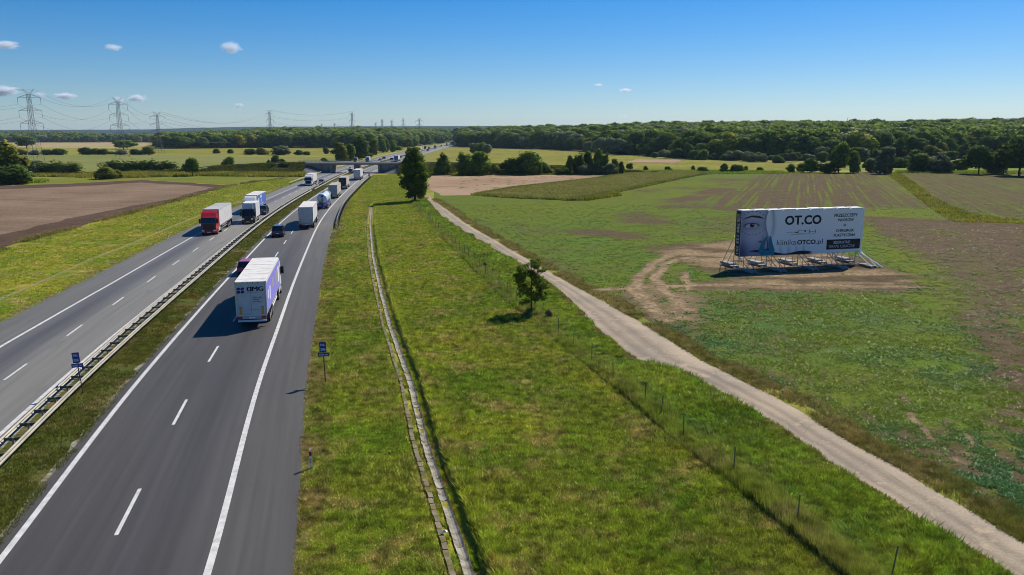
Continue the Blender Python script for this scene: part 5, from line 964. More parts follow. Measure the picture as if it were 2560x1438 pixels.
def crown_mesh(name, lobes, n, leaf, mat, seed, up=.25, fill=.55, norm=False):
    """leaf-sized faces spread through a set of ellipsoid lobes (cx,cy,cz,rx,ry,rz)"""
    g = np.random.default_rng(seed); L = np.array(lobes); w = (L[:, 3]*L[:, 4]*L[:, 5])**(2/3); k = g.choice(len(L), n, p=w/w.sum()); d = g.normal(size=(n, 3)); d /= np.linalg.norm(d, axis=1)[:, None]
    r = np.where(g.random(n) < fill, g.uniform(.82, 1.08, n), g.uniform(.35, .9, n)); lump = .62 + .76*fbm(d[:, 0]*2.3 + L[k, 0]*3 + 9, d[:, 1]*2.3 + d[:, 2]*2.9 + L[k, 2]*2, 2); P = L[k, :3] + d*(r*lump)[:, None]*L[k, 3:]
    nr = d + g.normal(size=(n, 3))*.55 + np.array([0, 0, up]); nr /= np.linalg.norm(nr, axis=1)[:, None]; a = np.cross(nr, g.normal(size=(n, 3))); a /= np.linalg.norm(a, axis=1)[:, None]; b = np.cross(nr, a); s = leaf*g.uniform(.55, 1.35, n)[:, None]
    V = np.stack([P - a*s, P + b*s*.62 + nr*s*.15, P + a*s, P - b*s*.62 + nr*s*.15], 1).reshape(-1, 3); V[:, 2] = np.maximum(V[:, 2], .0)
    if norm:
        e = np.percentile(np.abs(V[:, :2]), 97.5); V[:, :2] *= .5/e; V[:, 2] *= .97/np.percentile(V[:, 2], 99)
    me = np_mesh(name, V, np.arange(4*n).reshape(-1, 4), mat); q = d*np.array([1, 1, 1.1]); cen = P - np.array([0, 0, L[:, 2].mean()]); cen /= np.linalg.norm(cen, axis=1)[:, None] + 1e-6; q = q + .5*cen; q /= np.linalg.norm(q, axis=1)[:, None]
    me.attributes.new('lump', 'FLOAT_VECTOR', 'POINT').data.foreach_set('vector', np.repeat(q, 4, 0).astype(np.float32).ravel()); return me
def lobes_for(kind, seed):
    g = random.Random(seed); o = []; U = g.uniform
    if kind == 'round':
        for i in range(13): a = U(0, 6.28); q = U(.08, .30); z = U(.36, .84); q *= 1 - max(0, z - .55)*1.5; o.append((q*math.cos(a), q*math.sin(a), z, U(.15, .24), U(.15, .24), U(.12, .19)))
        o.append((0, 0, .55, .3, .3, .34))
    elif kind == 'bush':
        for i in range(12): a = U(0, 6.28); q = U(.1, .33); z = U(.15, .72); q *= 1.15 - z*.8; o.append((q*math.cos(a), q*math.sin(a), z, U(.14, .22), U(.14, .22), U(.16, .26)))
        o.append((0, 0, .35, .34, .34, .36))
    elif kind == 'hedge':
        for i in range(16): x = -.42 + .84*i/15; o.append((x, U(-.08, .08), U(.3, .5), U(.07, .12), U(.12, .2), U(.3, .5)))
    elif kind == 'upright':
        for i in range(9): a = U(0, 6.28); q = U(.0, .32); h_ = U(.5, .95)*(1.1 - q); o.append((q*math.cos(a), q*math.sin(a), h_*.55, U(.09, .15), U(.09, .15), h_*.5))
    elif kind == 'cone':
        for i in range(11): z = .1 + .82*i/10; q = .40*(1 - z)**.7 + .03; o.append((U(-.05, .05), U(-.05, .05), z, q, q, .12))
    elif kind == 'oval':
        for i in range(14): a = U(0, 6.28); z = U(.14, .92); q = .30*math.sin(math.pi*min(1, (z + .12)*.93))*U(.3, 1); o.append((q*math.cos(a), q*math.sin(a), z, U(.13, .2), U(.13, .2), U(.09, .15)))
        o.append((0, 0, .5, .26, .26, .42))
    return o
PROTO = {}
def proto(kind, var):
    if (kind, var) not in PROTO: PROTO[kind, var] = crown_mesh('crown', lobes_for(kind, 11*var + len(kind)), 2800 if kind != 'hedge' else 3600, .050 if kind != 'hedge' else .032, T_FOR, 5*var + 3, fill=.52, norm=True)
    return PROTO[kind, var]
TRUNK = MB().tube([(0, 0, -.02), (.01, 0, .12), (0, .01, .3), (.02, 0, .6)], [.035, .028, .022, .008], 7).mesh('trunk', M_BARK)
def plant(px, base, top, wpx, kind, mat, label, group=None, var=None, z=0.0, name='tree', cat=None, bush=None):
    p = G(px, base, z); s = F_PX/(p.y*CT + (CAM_H - z)*ST); h = (base - top)/s/.985; w = wpx/s; var = var if var is not None else random.randrange(3)
    is_bush = kind in ('bush', 'hedge', 'upright') if bush is None else bush; nm = {'hedge': 'hedge'}.get(kind, 'bush' if is_bush else name)
    t = empty(nm, (p.x, p.y, z), 0 if kind == 'hedge' else random.uniform(0, 6.28), label, cat or nm, group); c = obj('crown', proto(kind, var), t); c.scale = (w*1.04, w*1.04 if kind != 'hedge' else min(w*.5, h*1.5), h*1.03)
    if mat is not T_FOR: c.material_slots[0].link = 'OBJECT'; c.material_slots[0].material = mat
    if not is_bush: k = obj('trunk', TRUNK, t); k.scale = (max(w, h*.5), max(w, h*.5), h)
    return t
# the tall poplar by the track and the young tree at the fence
def bark_tree(label, px, base, name, lobes, n, leaf, mat, trunk, limbs, seed, cat='tree'):
    p = G(px, base); t = empty(name, (p.x, p.y, 0), 0, label, cat); b = MB(); b.tube(trunk[0], trunk[1], 9); b.build('trunk', M_BARK, t, smooth=True)
    for q, r in limbs: MB().tube(q, r, 6).build('limb', M_BARK, t, smooth=True)
    obj('crown', crown_mesh('crown', lobes, n, leaf, mat, seed, .15, .5), t); return t
g = random.Random(5); lob = []
for i in range(210):
    z = 1.7 + 11.4*(i/209)**.97; q = np.interp(z, [1.5, 3, 6, 9, 11.5, 13.6], [1.7, 2.6, 3.0, 2.7, 1.9, .9]); a = g.uniform(0, 6.28); rr = q*math.sqrt(g.uniform(.05, 1.0)); s_ = g.uniform(.65, 1.0)*np.interp(z, [2, 8, 13.5], [1.15, 1.1, .6]); lob.append((rr*math.cos(a), rr*math.sin(a), z, s_, s_, s_*.85))
for i in range(34):
    z = 2.2 + 10.6*g.random(); q = float(np.interp(z, [1.5, 3, 6, 9, 11.5, 13.6], [1.7, 2.6, 3.0, 2.7, 1.9, .9])); a = g.uniform(0, 6.28); rr = q*g.uniform(1.0, 1.3); s_ = g.uniform(.3, .6); lob.append((rr*math.cos(a), rr*math.sin(a), z, s_, s_, s_*.8))
bark_tree('tall dense poplar standing between the mown verge and the start of the farm track', 1037, 505, 'poplar_tree', lob, 26000, .18, tree_mat('leaf_poplar', (.03, .07, .012), (.16, .24, .034), .45), ([(0, 0, -.1), (.05, 0, 1.2), (-.05, .05, 4), (.1, 0, 8), (0, 0, 12)], [.42, .3, .24, .15, .04]),
          [([(0, 0, 1.5 + i*.9), (1.2*math.cos(i*2.1), 1.2*math.sin(i*2.1), 2.6 + i*1.0), (2.0*math.cos(i*2.1), 2.0*math.sin(i*2.1), 4.0 + i*1.05)], [.12, .08, .03]) for i in range(8)], 3)
lob = []
for i in range(80):
    z = 1.35 + 3.55*(i/79); q = np.interp(z, [1.3, 2, 3, 4, 5], [1.0, 1.45, 1.5, 1.3, .75]); a = g.uniform(0, 6.28); rr = q*math.sqrt(g.uniform(.05, 1.0)); s_ = g.uniform(.24, .42); lob.append((rr*math.cos(a), rr*math.sin(a), z, s_, s_, s_*.8))
bark_tree('young broad leaved tree with open crown at the fence beside the farm track', 1328, 784, 'young_tree', lob, 5200, .10, tree_mat('leaf_young', (.05, .095, .014), (.17, .23, .04), .5), ([(0, 0, -.1), (.02, 0, .7), (0, .02, 1.8), (.05, 0, 3.2), (0, 0, 4.7)], [.10, .075, .065, .045, .015]),
          [([(0, 0, 1.2 + i*.35), (.6*math.cos(i*2.3), .6*math.sin(i*2.3), 1.7 + i*.38), (1.15*math.cos(i*2.3), 1.15*math.sin(i*2.3), 2.1 + i*.4)], [.035, .025, .01]) for i in range(8)], 8)
p = G(1318, 775); g2 = random.Random(2)
for px, py, hh, w_, m_, lb in ((1311, 770, .9, 1.6, T_DARK, 'dark low shrub at the foot of the young tree by the fence'), (1372, 800, 1.1, .8, tree_mat('leaf_dry', (.15, .10, .05), (.26, .17, .09), .2), 'rusty dry dock plant standing at the fence right of the young tree'), (1213, 672, 1.0, .8, tree_mat('leaf_dry_b', (.13, .09, .04), (.22, .15, .08), .2), 'brown dry weed clump on the fence line left of the young tree'), (1612, 978, .8, 1.0, T_DARK, 'dark green nettle clump at the fence below the broken track edge')):
    P_ = G(px, py); t = empty('shrub', (P_.x, P_.y, 0), 0, lb, 'shrub'); obj('foliage', crown_mesh('foliage', [(x*w_, y*w_, z*hh, rx*w_, ry*w_, rz*hh) for x, y, z, rx, ry, rz in lobes_for('bush', px)], 700, .07, m_, px), t)
def front_y_(x): return float(np.interp(x, [1560, 1650, 1800, 2000, 2150], [388, 393, 400, 404, 405]))
plants = [
 (1108, 434, 389, 38, 'cone', T_DARK, 'dark pointed bush right of the poplar on the embankment', .6), (1162, 438, 388, 52, 'upright', T_MID, 'tall leafy bush left of a pair below the bushy willow', 0), (1201, 438, 384, 48, 'bush', T_MID, 'rounded tall bush right of a pair below the bushy willow', 0),
 (1186, 388, 360, 28, 'round', T_PALE, 'pale willow with three crowns, left crown above the bush pair', 0), (1203, 390, 359, 28, 'round', T_MID, 'darker willow crown in the middle of the willow trio', 0), (1217, 391, 363, 22, 'round', T_PALE, 'right hand willow crown of the trio in the yellow meadow', 0),
 (1284, 437, 398, 52, 'bush', T_DARK, 'wide dark bush at the left of the thicket behind the bare field', 0), (1327, 437, 384, 56, 'bush', T_MID, 'high bush with yellow green top in the thicket behind the bare field', 0), (1360, 436, 408, 34, 'bush', T_DARK, 'low dark bush at the right end of the thicket behind the bare field', 0), (1238, 437, 412, 26, 'bush', T_YEL, 'low olive bush filling the gap between the two thickets', 0), (1405, 437, 420, 34, 'bush', T_MID, 'low sprawling bush left of the slim birches', 0),
 (1425, 436, 392, 17, 'oval', T_MID, 'slim birch at the left end of the birch clump', 0), (1445, 437, 390, 34, 'upright', T_DARK, 'dark broad birch second in the birch clump', 0), (1468, 436, 382, 24, 'oval', T_DARK, 'tall dark birch in the middle of the birch clump', 0), (1496, 437, 377, 24, 'oval', T_MID, 'tallest birch with pointed top in the birch clump', 0), (1513, 437, 389, 26, 'upright', T_MID, 'bushy birch right of the tallest one', 0), (1537, 437, 400, 20, 'oval', T_MID, 'shorter green birch near the right end of the clump', 0), (1552, 437, 406, 13, 'oval', T_DARK, 'small dark tree closing the birch clump on the right', 0), (1480, 438, 414, 60, 'hedge', T_GREY, 'greyish undergrowth at the foot of the birch clump', 0), (1527, 438, 411, 30, 'bush', T_GREY, 'silvery bush at the foot of the right birches', 0),
 (1574, 428, 409, 14, 'round', T_MID, 'small round orchard tree right of the birch clump', 0), (1614, 426, 416, 10, 'bush', T_DARK, 'small dark bush alone on the meadow edge', 0), (1670, 427, 417, 14, 'bush', T_DARK, 'tiny spiky dark bush farther right on the meadow edge', 0), (1732, 428, 415, 9, 'oval', T_DARK, 'narrow dark shrub at the corner of the maize field', 0), (1757, 430, 418, 24, 'bush', T_MID, 'low wide shrub right of the maize field corner', 0), (1811, 431, 410, 18, 'oval', T_MID, 'small upright tree with dark foot beyond the green field', 0), (1843, 431, 413, 30, 'bush', T_DARK, 'round dark bush right of the small upright tree', 0), (1863, 428, 416, 12, 'bush', T_MID, 'small bush touching the round dark one', 0), (1900, 428, 419, 14, 'bush', T_DARK, 'little bush left of the pale lane opening', 0),
 (1978, 432, 412, 20, 'oval', T_DARK, 'dark egg shaped bush right of the pale lane opening', 0), (2024, 432, 398, 34, 'oval', T_MID, 'leafy medium tree left of the tall light one', 0), (2003, 430, 410, 22, 'bush', T_MID, 'dark companion bush beside the leafy medium tree', 0), (2069, 433, 409, 38, 'bush', T_DARK, 'low black green bush at the foot of the tall light tree', 0), (2096, 432, 362, 44, 'round', T_MID, 'tall light green tree behind the far field edge', 0), (2134, 433, 381, 26, 'oval', T_MID, 'slender green tree right of the tall light one', 0), (2212, 435, 372, 46, 'oval', T_GREY, 'tall greyish tree at the top of the goldenrod strip', 0), (2178, 432, 400, 24, 'bush', T_GREY, 'pale grey bush left of the tall greyish tree', 0), (2262, 420, 400, 14, 'bush', T_MID, 'tiny pale tree in the gap right of the greyish tree', 0),
 (2300, 431, 388, 48, 'bush', T_DARK, 'broad dark bush left of the grey willow scrub', 0), (2349, 432, 390, 58, 'upright', T_GREY, 'grey feathery willow scrub behind the far field', 0), (2372, 408, 380, 36, 'round', T_DARK, 'dark tree just behind the grey willow scrub', 0), (2446, 436, 370, 60, 'round', T_DARK, 'big dark oak right of the bright meadow gap', 0), (2508, 436, 374, 46, 'round', T_YEL, 'yellow tinged tree between the two big dark oaks', 0), (2548, 440, 345, 90, 'round', T_DARK, 'largest dark oak at the right edge of the far field', 0), (2492, 436, 405, 40, 'bush', T_GREY, 'brown grey bush under the yellow tinged tree', 0),
 (12, 458, 362, 82, 'round', T_YEL, 'big yellow green tree at the left beside the pylon', 0), (28, 461, 417, 78, 'bush', T_DARK, 'dense dark bush below the big yellow green tree', 0), (146, 437, 405, 104, 'hedge', T_DARK, 'dense dark hedge block nearest the tall pylon', 0), (84, 437, 414, 40, 'bush', T_GREY, 'thin twiggy grey bush at the left of the hedge block', 0), (348, 431, 402, 162, 'hedge', T_DARK, 'long feathery dark hedge before the pale field', 0), (266, 448, 420, 46, 'bush', T_YEL, 'olive bush before the long feathery hedge', 0), (292, 446, 426, 24, 'bush', T_YEL, 'small olive bush touching the larger olive bush', 0), (481, 441, 398, 31, 'round', T_MID, 'compact round tree on the weedy bank left of the overpass', 0), (572, 415, 394, 26, 'bush', T_MID, 'bushy shrub above the embankment top', 0), (92, 413, 402, 30, 'bush', T_GREY, 'brambles growing in the foot of the tall pylon', 0),
 (690, 410, 390, 22, 'oval', T_DARK, 'dark bush with pointed top on the crossing road bank', 0), (706, 409, 398, 12, 'bush', T_DARK, 'small bush right of the pointed dark one', 0), (672, 409, 400, 10, 'cone', T_DARK, 'tiny conical tree left of the pointed dark bush', 0), (811, 403, 395, 14, 'bush', T_MID, 'low bush behind the left bridge railing', 0),
 (47, 388, 373, 34, 'bush', T_YEL, 'reddish yellow bush behind the left pylon legs', 0), (86, 388, 376, 20, 'bush', T_GREY, 'grey bush between the pylon legs', 0), (120, 388, 375, 26, 'bush', T_DARK, 'dark bush right of the pylon in the far hedge line', 0), (150, 388, 373, 30, 'bush', T_DARK, 'round dark bush in the far hedge line', 0), (214, 387, 370, 27, 'bush', T_DARK, 'blackish round bush before the tan field', 0), (241, 387, 372, 26, 'bush', T_YEL, 'tawny bush right of the blackish one', 0), (261, 387, 373, 20, 'bush', T_DARK, 'dark bush right of the tawny one', 0), (279, 386, 379, 12, 'bush', T_MID, 'tiny bush in the gap of the far hedge line', 0), (302, 387, 376, 26, 'bush', T_GREY, 'greyish low bush in the far hedge line', 0), (340, 387, 374, 26, 'bush', T_DARK, 'dark bush left of the golden one', 0), (369, 387, 368, 26, 'bush', T_YEL, 'golden green bush ending the far hedge line', 0), (309, 374, 352, 50, 'round', T_MID, 'tree clump at the foot of the second pylon', 0), (66, 371, 344, 40, 'round', T_DARK, 'dark tree clump behind the first pylon', 0),
 (542, 384, 373, 15, 'bush', T_DARK, 'small bush left of two alone in the yellow meadow', 0), (577, 384, 374, 13, 'bush', T_DARK, 'small bush right of two alone in the yellow meadow', 0), (624, 387, 373, 26, 'bush', T_DARK, 'dark bush pair at the meadow edge', 0), (655, 387, 371, 26, 'bush', T_YEL, 'yellow topped bush at the meadow edge', 0), (701, 388, 367, 42, 'bush', T_GREY, 'large grey willow bush in the left meadow', 0), (747, 388, 376, 18, 'bush', T_DARK, 'round dark willow bush left of a smaller one', 0), (766, 388, 379, 16, 'bush', T_MID, 'smaller round willow bush in the left meadow', 0), (814, 385, 369, 14, 'oval', T_DARK, 'upright dark tree in the left meadow', 0), (835, 385, 375, 16, 'bush', T_GREY, 'soft grey bush left of the bright bridge tree', 0),
 (852, 403, 360, 34, 'oval', T_YEL, 'bright yellow green tree behind the left half of the bridge', 0), (877, 402, 363, 26, 'oval', T_MID, 'green tree leaning on the bright one behind the bridge', 0), (903, 400, 345, 40, 'oval', T_DARK, 'tall dark green tree behind the bridge pier', 0), (934, 388, 350, 26, 'oval', T_YEL, 'autumn tinted tree right of the tall dark one', 0), (955, 382, 350, 20, 'oval', T_MID, 'light green tree first of the row along the motorway', 0), (967, 381, 352, 13, 'oval', T_MID, 'slim light green tree second in the motorway row', 0), (980, 380, 354, 18, 'oval', T_MID, 'grey green tree third in the motorway row', 0), (996, 376, 366, 16, 'bush', T_MID, 'round low bush under the motorway tree row', 0), (1018, 373, 348, 26, 'round', T_YEL, 'pale yellow topped tree beside the far motorway', 0),
 (1470, 384, 356, 22, 'round', T_PALE, 'small silvery willow left of the pale willow group', 0), (1500, 388, 347, 34, 'round', T_PALE, 'big silver willow in the pale willow group', 0), (1522, 388, 348, 32, 'round', T_PALE, 'yellowish silver willow in the middle of the pale group', 0), (1548, 388, 349, 32, 'round', T_PALE, 'silver willow at the right of the pale group', 0), (1580, 388, 356, 36, 'bush', T_DARK, 'dark rounded willow ending the pale group', 0), (1492, 386, 366, 14, 'round', T_YEL, 'small yellow domed tree before the silver willows', 0),
 (1640, 391, 366, 30, 'round', T_DARK, 'dark bush at the forest foot left of the reddish shrub', 0), (1645, 391, 376, 14, 'bush', T_YEL, 'reddish shrub at the forest foot', 0), (1686, 393, 356, 28, 'round', T_MID, 'mid green tree before the forest edge', 0), (1722, 398, 361, 26, 'round', T_DARK, 'dark oak before the forest, left of two', 0), (1752, 398, 361, 34, 'round', T_MID, 'lighter oak before the forest, right of two', 0), (1790, 399, 385, 50, 'hedge', T_YEL, 'olive hedge band before the forest', 0), (1840, 402, 387, 50, 'hedge', T_GREY, 'grey olive hedge band farther right', 0), (1892, 406, 386, 44, 'hedge', T_GREY, 'greyish scrub band in front of the dark forest', 0), (1850, 395, 368, 26, 'round', T_PALE, 'pale domed tree above the hedge band', 0), (1896, 398, 364, 34, 'round', T_DARK, 'dark round tree above the grey scrub', 0), (1926, 396, 352, 36, 'round', T_DARK, 'dark tree with two crowns before the forest', 0), (1945, 408, 390, 26, 'bush', T_DARK, 'black green dome shaped bush at the meadow corner', 0), (1972, 402, 376, 22, 'round', T_DARK, 'dark bush pair left of the rusty tree', 0), (1992, 404, 382, 18, 'round', T_MID, 'blue green bush right of the dark pair', 0), (2010, 400, 360, 42, 'round', T_DARK, 'broad dark tree with a rusty branch', 0), (2052, 402, 369, 44, 'round', T_PALE, 'silvery willow before the dark forest on the right', 0), (2118, 398, 346, 44, 'round', T_DARK, 'dark crown right above the tall light tree', 0), (2190, 400, 335, 64, 'round', T_DARK, 'wide old oak standing before the forest', 0), (2286, 402, 346, 48, 'round', T_DARK, 'dark oak left of the yellow tinted forest trees', 0), (2326, 404, 367, 34, 'round', T_YEL, 'yellowish tree above the grey willow scrub', 0), (2352, 400, 358, 28, 'round', T_YEL, 'orange tinted tree at the forest edge', 0), (2428, 402, 372, 20, 'round', T_GREY, 'pale grey shrub behind the big dark oak', 0),
]
for a in plants: plant(*a[:7], z=a[7])
for i in range(46):
    px = 2075 + i*10.6 + random.uniform(-4, 4); b_ = random.choice((405, 409, 414, 420, 426)); hgt = random.uniform(14, 34)*(1.1 if b_ < 412 else .8)
    plant(px, b_, b_ - hgt, hgt*random.uniform(.9, 1.4), random.choice(('bush', 'bush', 'round', 'upright')), random.choice((T_DARK, T_MID, T_GREY, T_DARK, T_YEL)), 'scrubby growth filling the ground between the far field and the right hand wood', 'scrub before the right hand wood', bush=True)
for i in range(26):
    px = 1640 + i*17 + random.uniform(-6, 6); b_ = front_y_(px) + random.uniform(0, 3); hgt = random.uniform(10, 26)
    plant(px, b_, b_ - hgt, hgt*random.uniform(.9, 1.5), random.choice(('bush', 'round')), random.choice((T_DARK, T_MID, T_GREY, T_PALE)), 'low bush growing along the foot of the right hand wood', 'bushes at the foot of the right hand wood', bush=True)

# ================================================================ forests: the front trees one by one, the rest as one mass on rising ground
P_FOR = [proto('round', i) for i in range(3)] + [proto('oval', 0), proto('oval', 2)]
carriers = []
for i, me in enumerate(P_FOR): carriers.append(next((o for o in bpy.data.objects if o.data == me), None))
def front_y(pts, x): return np.interp(x, [p[0] for p in pts], [p[1] for p in pts])
FOR_H = 17.0
class Forest:
    def __init__(s, front, tops, depth, h=FOR_H): s.front, s.tops, s.depth, s.h = front, tops, depth, h; s.x0, s.x1 = front[0][0], front[-1][0]
    def at(s, px, t):
        """ground point and height at image column px, t of the way into the wood"""
        y = front_y(s.front, px); d0 = np.array([G(a, b).y for a, b in zip(np.atleast_1d(px), np.atleast_1d(y))]); d = d0 + t*s.depth; top = front_y(s.tops, px); zt = CAM_H + (Y_H - top)/F_PX*(d0 + s.depth) - s.h*.93; z0 = 0
        z = zt*np.clip(t, 0, 1)**.85; x = (px - 1280)/F_PX*(d*CT + CAM_H*ST); return x, d, np.maximum(z, 0)
FR = Forest([(1146, 368), (1200, 369), (1280, 372), (1400, 375), (1480, 382), (1560, 387), (1650, 392), (1800, 399), (2000, 402), (2150, 402), (2300, 400), (2420, 397), (2700, 402)], [(1146, 326), (1160, 321), (1200, 319), (1400, 317), (1560, 313), (1700, 310), (2000, 308), (2250, 307), (2400, 304), (2700, 303)], 700)
FL = Forest([(398, 372.5), (520, 371.5), (640, 370), (860, 371), (920, 374), (1000, 371), (1060, 364), (1100, 359), (1126, 356)], [(398, 337), (480, 332), (600, 327), (680, 323), (760, 322), (1000, 322), (1126, 324)], 700)
FF = Forest([(-120, 358), (0, 357), (150, 356.5), (300, 356), (420, 357)], [(-120, 329), (60, 330), (160, 331), (300, 336), (420, 336)], 500, 15)
def front_trees(fo, step, label, group, hf=(.75, 1.05), skip=None):
    px = fo.x0 + 4
    while px < fo.x1:
        sc_ = SC(front_y(fo.front, px)); x, d, z = fo.at(np.array([px]), random.uniform(.0, .035)); h = fo.h*random.uniform(*hf); w = h*random.uniform(.85, 1.15)
        t = empty('tree', (float(x[0]), float(d[0]), float(z[0])), random.uniform(0, 6.28), label, 'tree', group); me = random.choice(P_FOR); c = obj('crown', me, t); c.scale = (w, w, h); k = obj('trunk', TRUNK, t); k.scale = (h*.6, h*.6, h); px += step*sc_*random.uniform(.75, 1.25)
front_trees(FR, 9, 'tree at the shaded front edge of the wood right of the motorway', 'front trees of the right hand wood')
front_trees(FL, 9.5, 'tree at the shaded front edge of the wood left of the motorway', 'front trees of the left hand wood')
front_trees(FF, 16, 'tree in the distant tree belt behind the pylons', 'trees of the distant belt', (.7, 1.1))
def wood(fo, n, name, lo=.02):
    px = rng.uniform(fo.x0, fo.x1, n); t = lo + (1 - lo)*rng.random(n)**.9; x, d, z = fo.at(px, t); k = rng.integers(0, len(P_FOR), n); h = fo.h*rng.uniform(.78, 1.12, n)*np.where(rng.random(n) < .06, 1.12, 1); w = h*rng.uniform(.8, 1.15, n)
    me = bpy.data.meshes.new(name); me.vertices.add(n); me.vertices.foreach_set('co', np.stack([x, d, z], 1).astype(np.float32).ravel())
    me.attributes.new('idx', 'INT', 'POINT').data.foreach_set('value', k.astype(np.int32)); me.attributes.new('scl', 'FLOAT_VECTOR', 'POINT').data.foreach_set('vector', np.stack([w, w, h], 1).astype(np.float32).ravel()); me.attributes.new('rot', 'FLOAT', 'POINT').data.foreach_set('value', rng.uniform(0, 6.28, n).astype(np.float32))
    o = obj(name, me); o['kind'] = 'stuff'; md = o.modifiers.new('wood', 'NODES'); md.node_group = WOOD; return o
WOOD = bpy.data.node_groups.new('wood', 'GeometryNodeTree'); WOOD.interface.new_socket('Geometry', in_out='INPUT', socket_type='NodeSocketGeometry'); WOOD.interface.new_socket('Geometry', in_out='OUTPUT', socket_type='NodeSocketGeometry')
_n = WOOD.nodes; gi = _n.new('NodeGroupInput'); go = _n.new('NodeGroupOutput'); jn = _n.new('GeometryNodeJoinGeometry')
def named(nm, typ): a = _n.new('GeometryNodeInputNamedAttribute'); a.data_type = typ; a.inputs[0].default_value = nm; return a.outputs[0]
ai, as_, ar = named('idx', 'INT'), named('scl', 'FLOAT_VECTOR'), named('rot', 'FLOAT'); cx = _n.new('ShaderNodeCombineXYZ'); WOOD.links.new(ar, cx.inputs[2])
for i, c in enumerate(carriers):
    if c is None: c = next(o for o in bpy.data.objects if o.data == P_FOR[i])
    cm = _n.new('FunctionNodeCompare'); cm.data_type = 'INT'; cm.operation = 'EQUAL'; ins = [s for s in cm.inputs if s.enabled and s.type == 'INT']; WOOD.links.new(ai, ins[0]); ins[1].default_value = i
    oi = _n.new('GeometryNodeObjectInfo'); oi.inputs['Object'].default_value = c; oi.transform_space = 'ORIGINAL'; oi.inputs['As Instance'].default_value = True
    ip = _n.new('GeometryNodeInstanceOnPoints'); WOOD.links.new(gi.outputs[0], ip.inputs['Points']); WOOD.links.new(cm.outputs[0], ip.inputs['Selection']); WOOD.links.new(oi.outputs['Geometry'], ip.inputs['Instance']); WOOD.links.new(cx.outputs[0], ip.inputs['Rotation']); WOOD.links.new(as_, ip.inputs['Scale']); WOOD.links.new(ip.outputs[0], jn.inputs[0])
WOOD.links.new(jn.outputs[0], go.inputs[0])
wood(FR, 3600, 'forest'); wood(FL, 1900, 'forest'); wood(FF, 900, 'forest')
M_FFLOOR = ground_grass('forest_floor', (.03, .04, .012), (.05, .05, .02), (.08, .06, .03), .4)
for fo in (FR, FL, FF):
    a = np.linspace(fo.x0 - 10, fo.x1 + 10, 50); b = np.linspace(0, 1.05, 12); PXX, TT = np.meshgrid(a, b, indexing='ij'); x, d, z = fo.at(PXX.ravel(), TT.ravel()); ii = (np.arange(49)[:, None]*12 + np.arange(11)[None]).ravel(); obj('hillside', np_mesh('hillside', np.stack([x, d, z - .3*(TT.ravel() < .01)], 1), np.stack([ii, ii+12, ii+13, ii+1], 1), M_FFLOOR), kind='structure')
# small roadside wood in the gap of the forest and the last glimpse of motorway climbing the far rise
p0, p1, p2 = [np.array(v) for v in ((-165, 2150, 6.5), (-168, 2500, 14.0), (-135, 2950, 22.0))]
def rise(px, y, d): return ((px - 1280)/F_PX*d, d, CAM_H + (Y_H - y)/F_PX*d)
fr = [(rise(1150, 347, 1900), rise(1160, 347, 1900)), (rise(1141, 341, 2200), rise(1159, 341.5, 2200)), (rise(1140, 337.5, 2500), rise(1154, 337.5, 2500)), (rise(1143, 335.5, 2800), rise(1156, 335.2, 2800))]
MB().loft([[a, b] for a, b in fr], cap=False).build('far_motorway', flat((.30, .30, .30), .8, name='far_asphalt'), kind='structure')
hl = MB(); hl.loft([[(-420, 1750, -2), (60, 1750, -2)], [(-420, 2200, 11.0), (60, 2200, 11.0)], [(-500, 2800, 17.5), (100, 2800, 17.5)], [(-600, 3400, 19.5), (200, 3400, 19.5)]], cap=False); hl.build('hillside', M_FFLOOR, kind='structure')
# ================================================================ far hills
hh = NT('far_wooded_hill'); hh.color(hh.mix(hh.ramp(hh.noise(.004, 5, hh.mapping(hh.pos(), (1, .25, 3))), [(.45, 0.0), (.6, 1.0)]), (.010, .022, .016), (.022, .034, .02)), 1.0, 0); M_HILL = hh.m
def ridge(d, tops, spread):
    a = np.arange(tops[0][0], tops[-1][0], 6.0); top = front_y(tops, a) + .9*(fbm(a*.05, a*0, 4) - .5) ; rows = []
    for dd, f in ((-spread, 0), (-spread*.5, .55), (-spread*.2, .88), (0, 1), (spread*.6, .5)): D = d + dd; z = (CAM_H + (Y_H - top)/F_PX*d)*f; rows.append(np.stack([(a - 1280)/F_PX*d, np.full(len(a), D), z - (2 if f == 0 else 0)], 1))
    n = len(a); i = np.arange(n-1); obj('hills', np_mesh('hills', np.concatenate(rows), np.concatenate([np.stack([c*n+i, c*n+i+1, (c+1)*n+i+1, (c+1)*n+i], 1) for c in range(4)]), M_HILL), kind='structure')
ridge(7600, [(-400, 327), (0, 325.5), (380, 324.5), (480, 321), (620, 318), (800, 317.5), (1000, 316.5), (1280, 316), (1500, 315), (1800, 313), (2200, 310), (3000, 306)], 900)
ridge(4600, [(1500, 322), (1800, 312), (1960, 307.5), (2100, 305), (2200, 303.5), (2330, 302), (2450, 299), (2560, 297), (2900, 292)], 600)
ridge(5400, [(-400, 333), (0, 333), (250, 332), (420, 331.5), (640, 329), (900, 328.5), (1200, 327), (1500, 326)], 500)
ho = empty('house', ((429 - 1280)/F_PX*2050, 2050, 6), R(20), 'tiny house with red roof among the distant trees', 'house'); MB().box(-7, 7, -5, 5, -8, 5).build('wall', flat((.7, .66, .6), .8, name='plaster'), ho); MB().prism([(-6, 5), (6, 5), (0, 10)], -8, 8).build('roof', flat((.45, .10, .06), .8, name='roof_red'), ho)
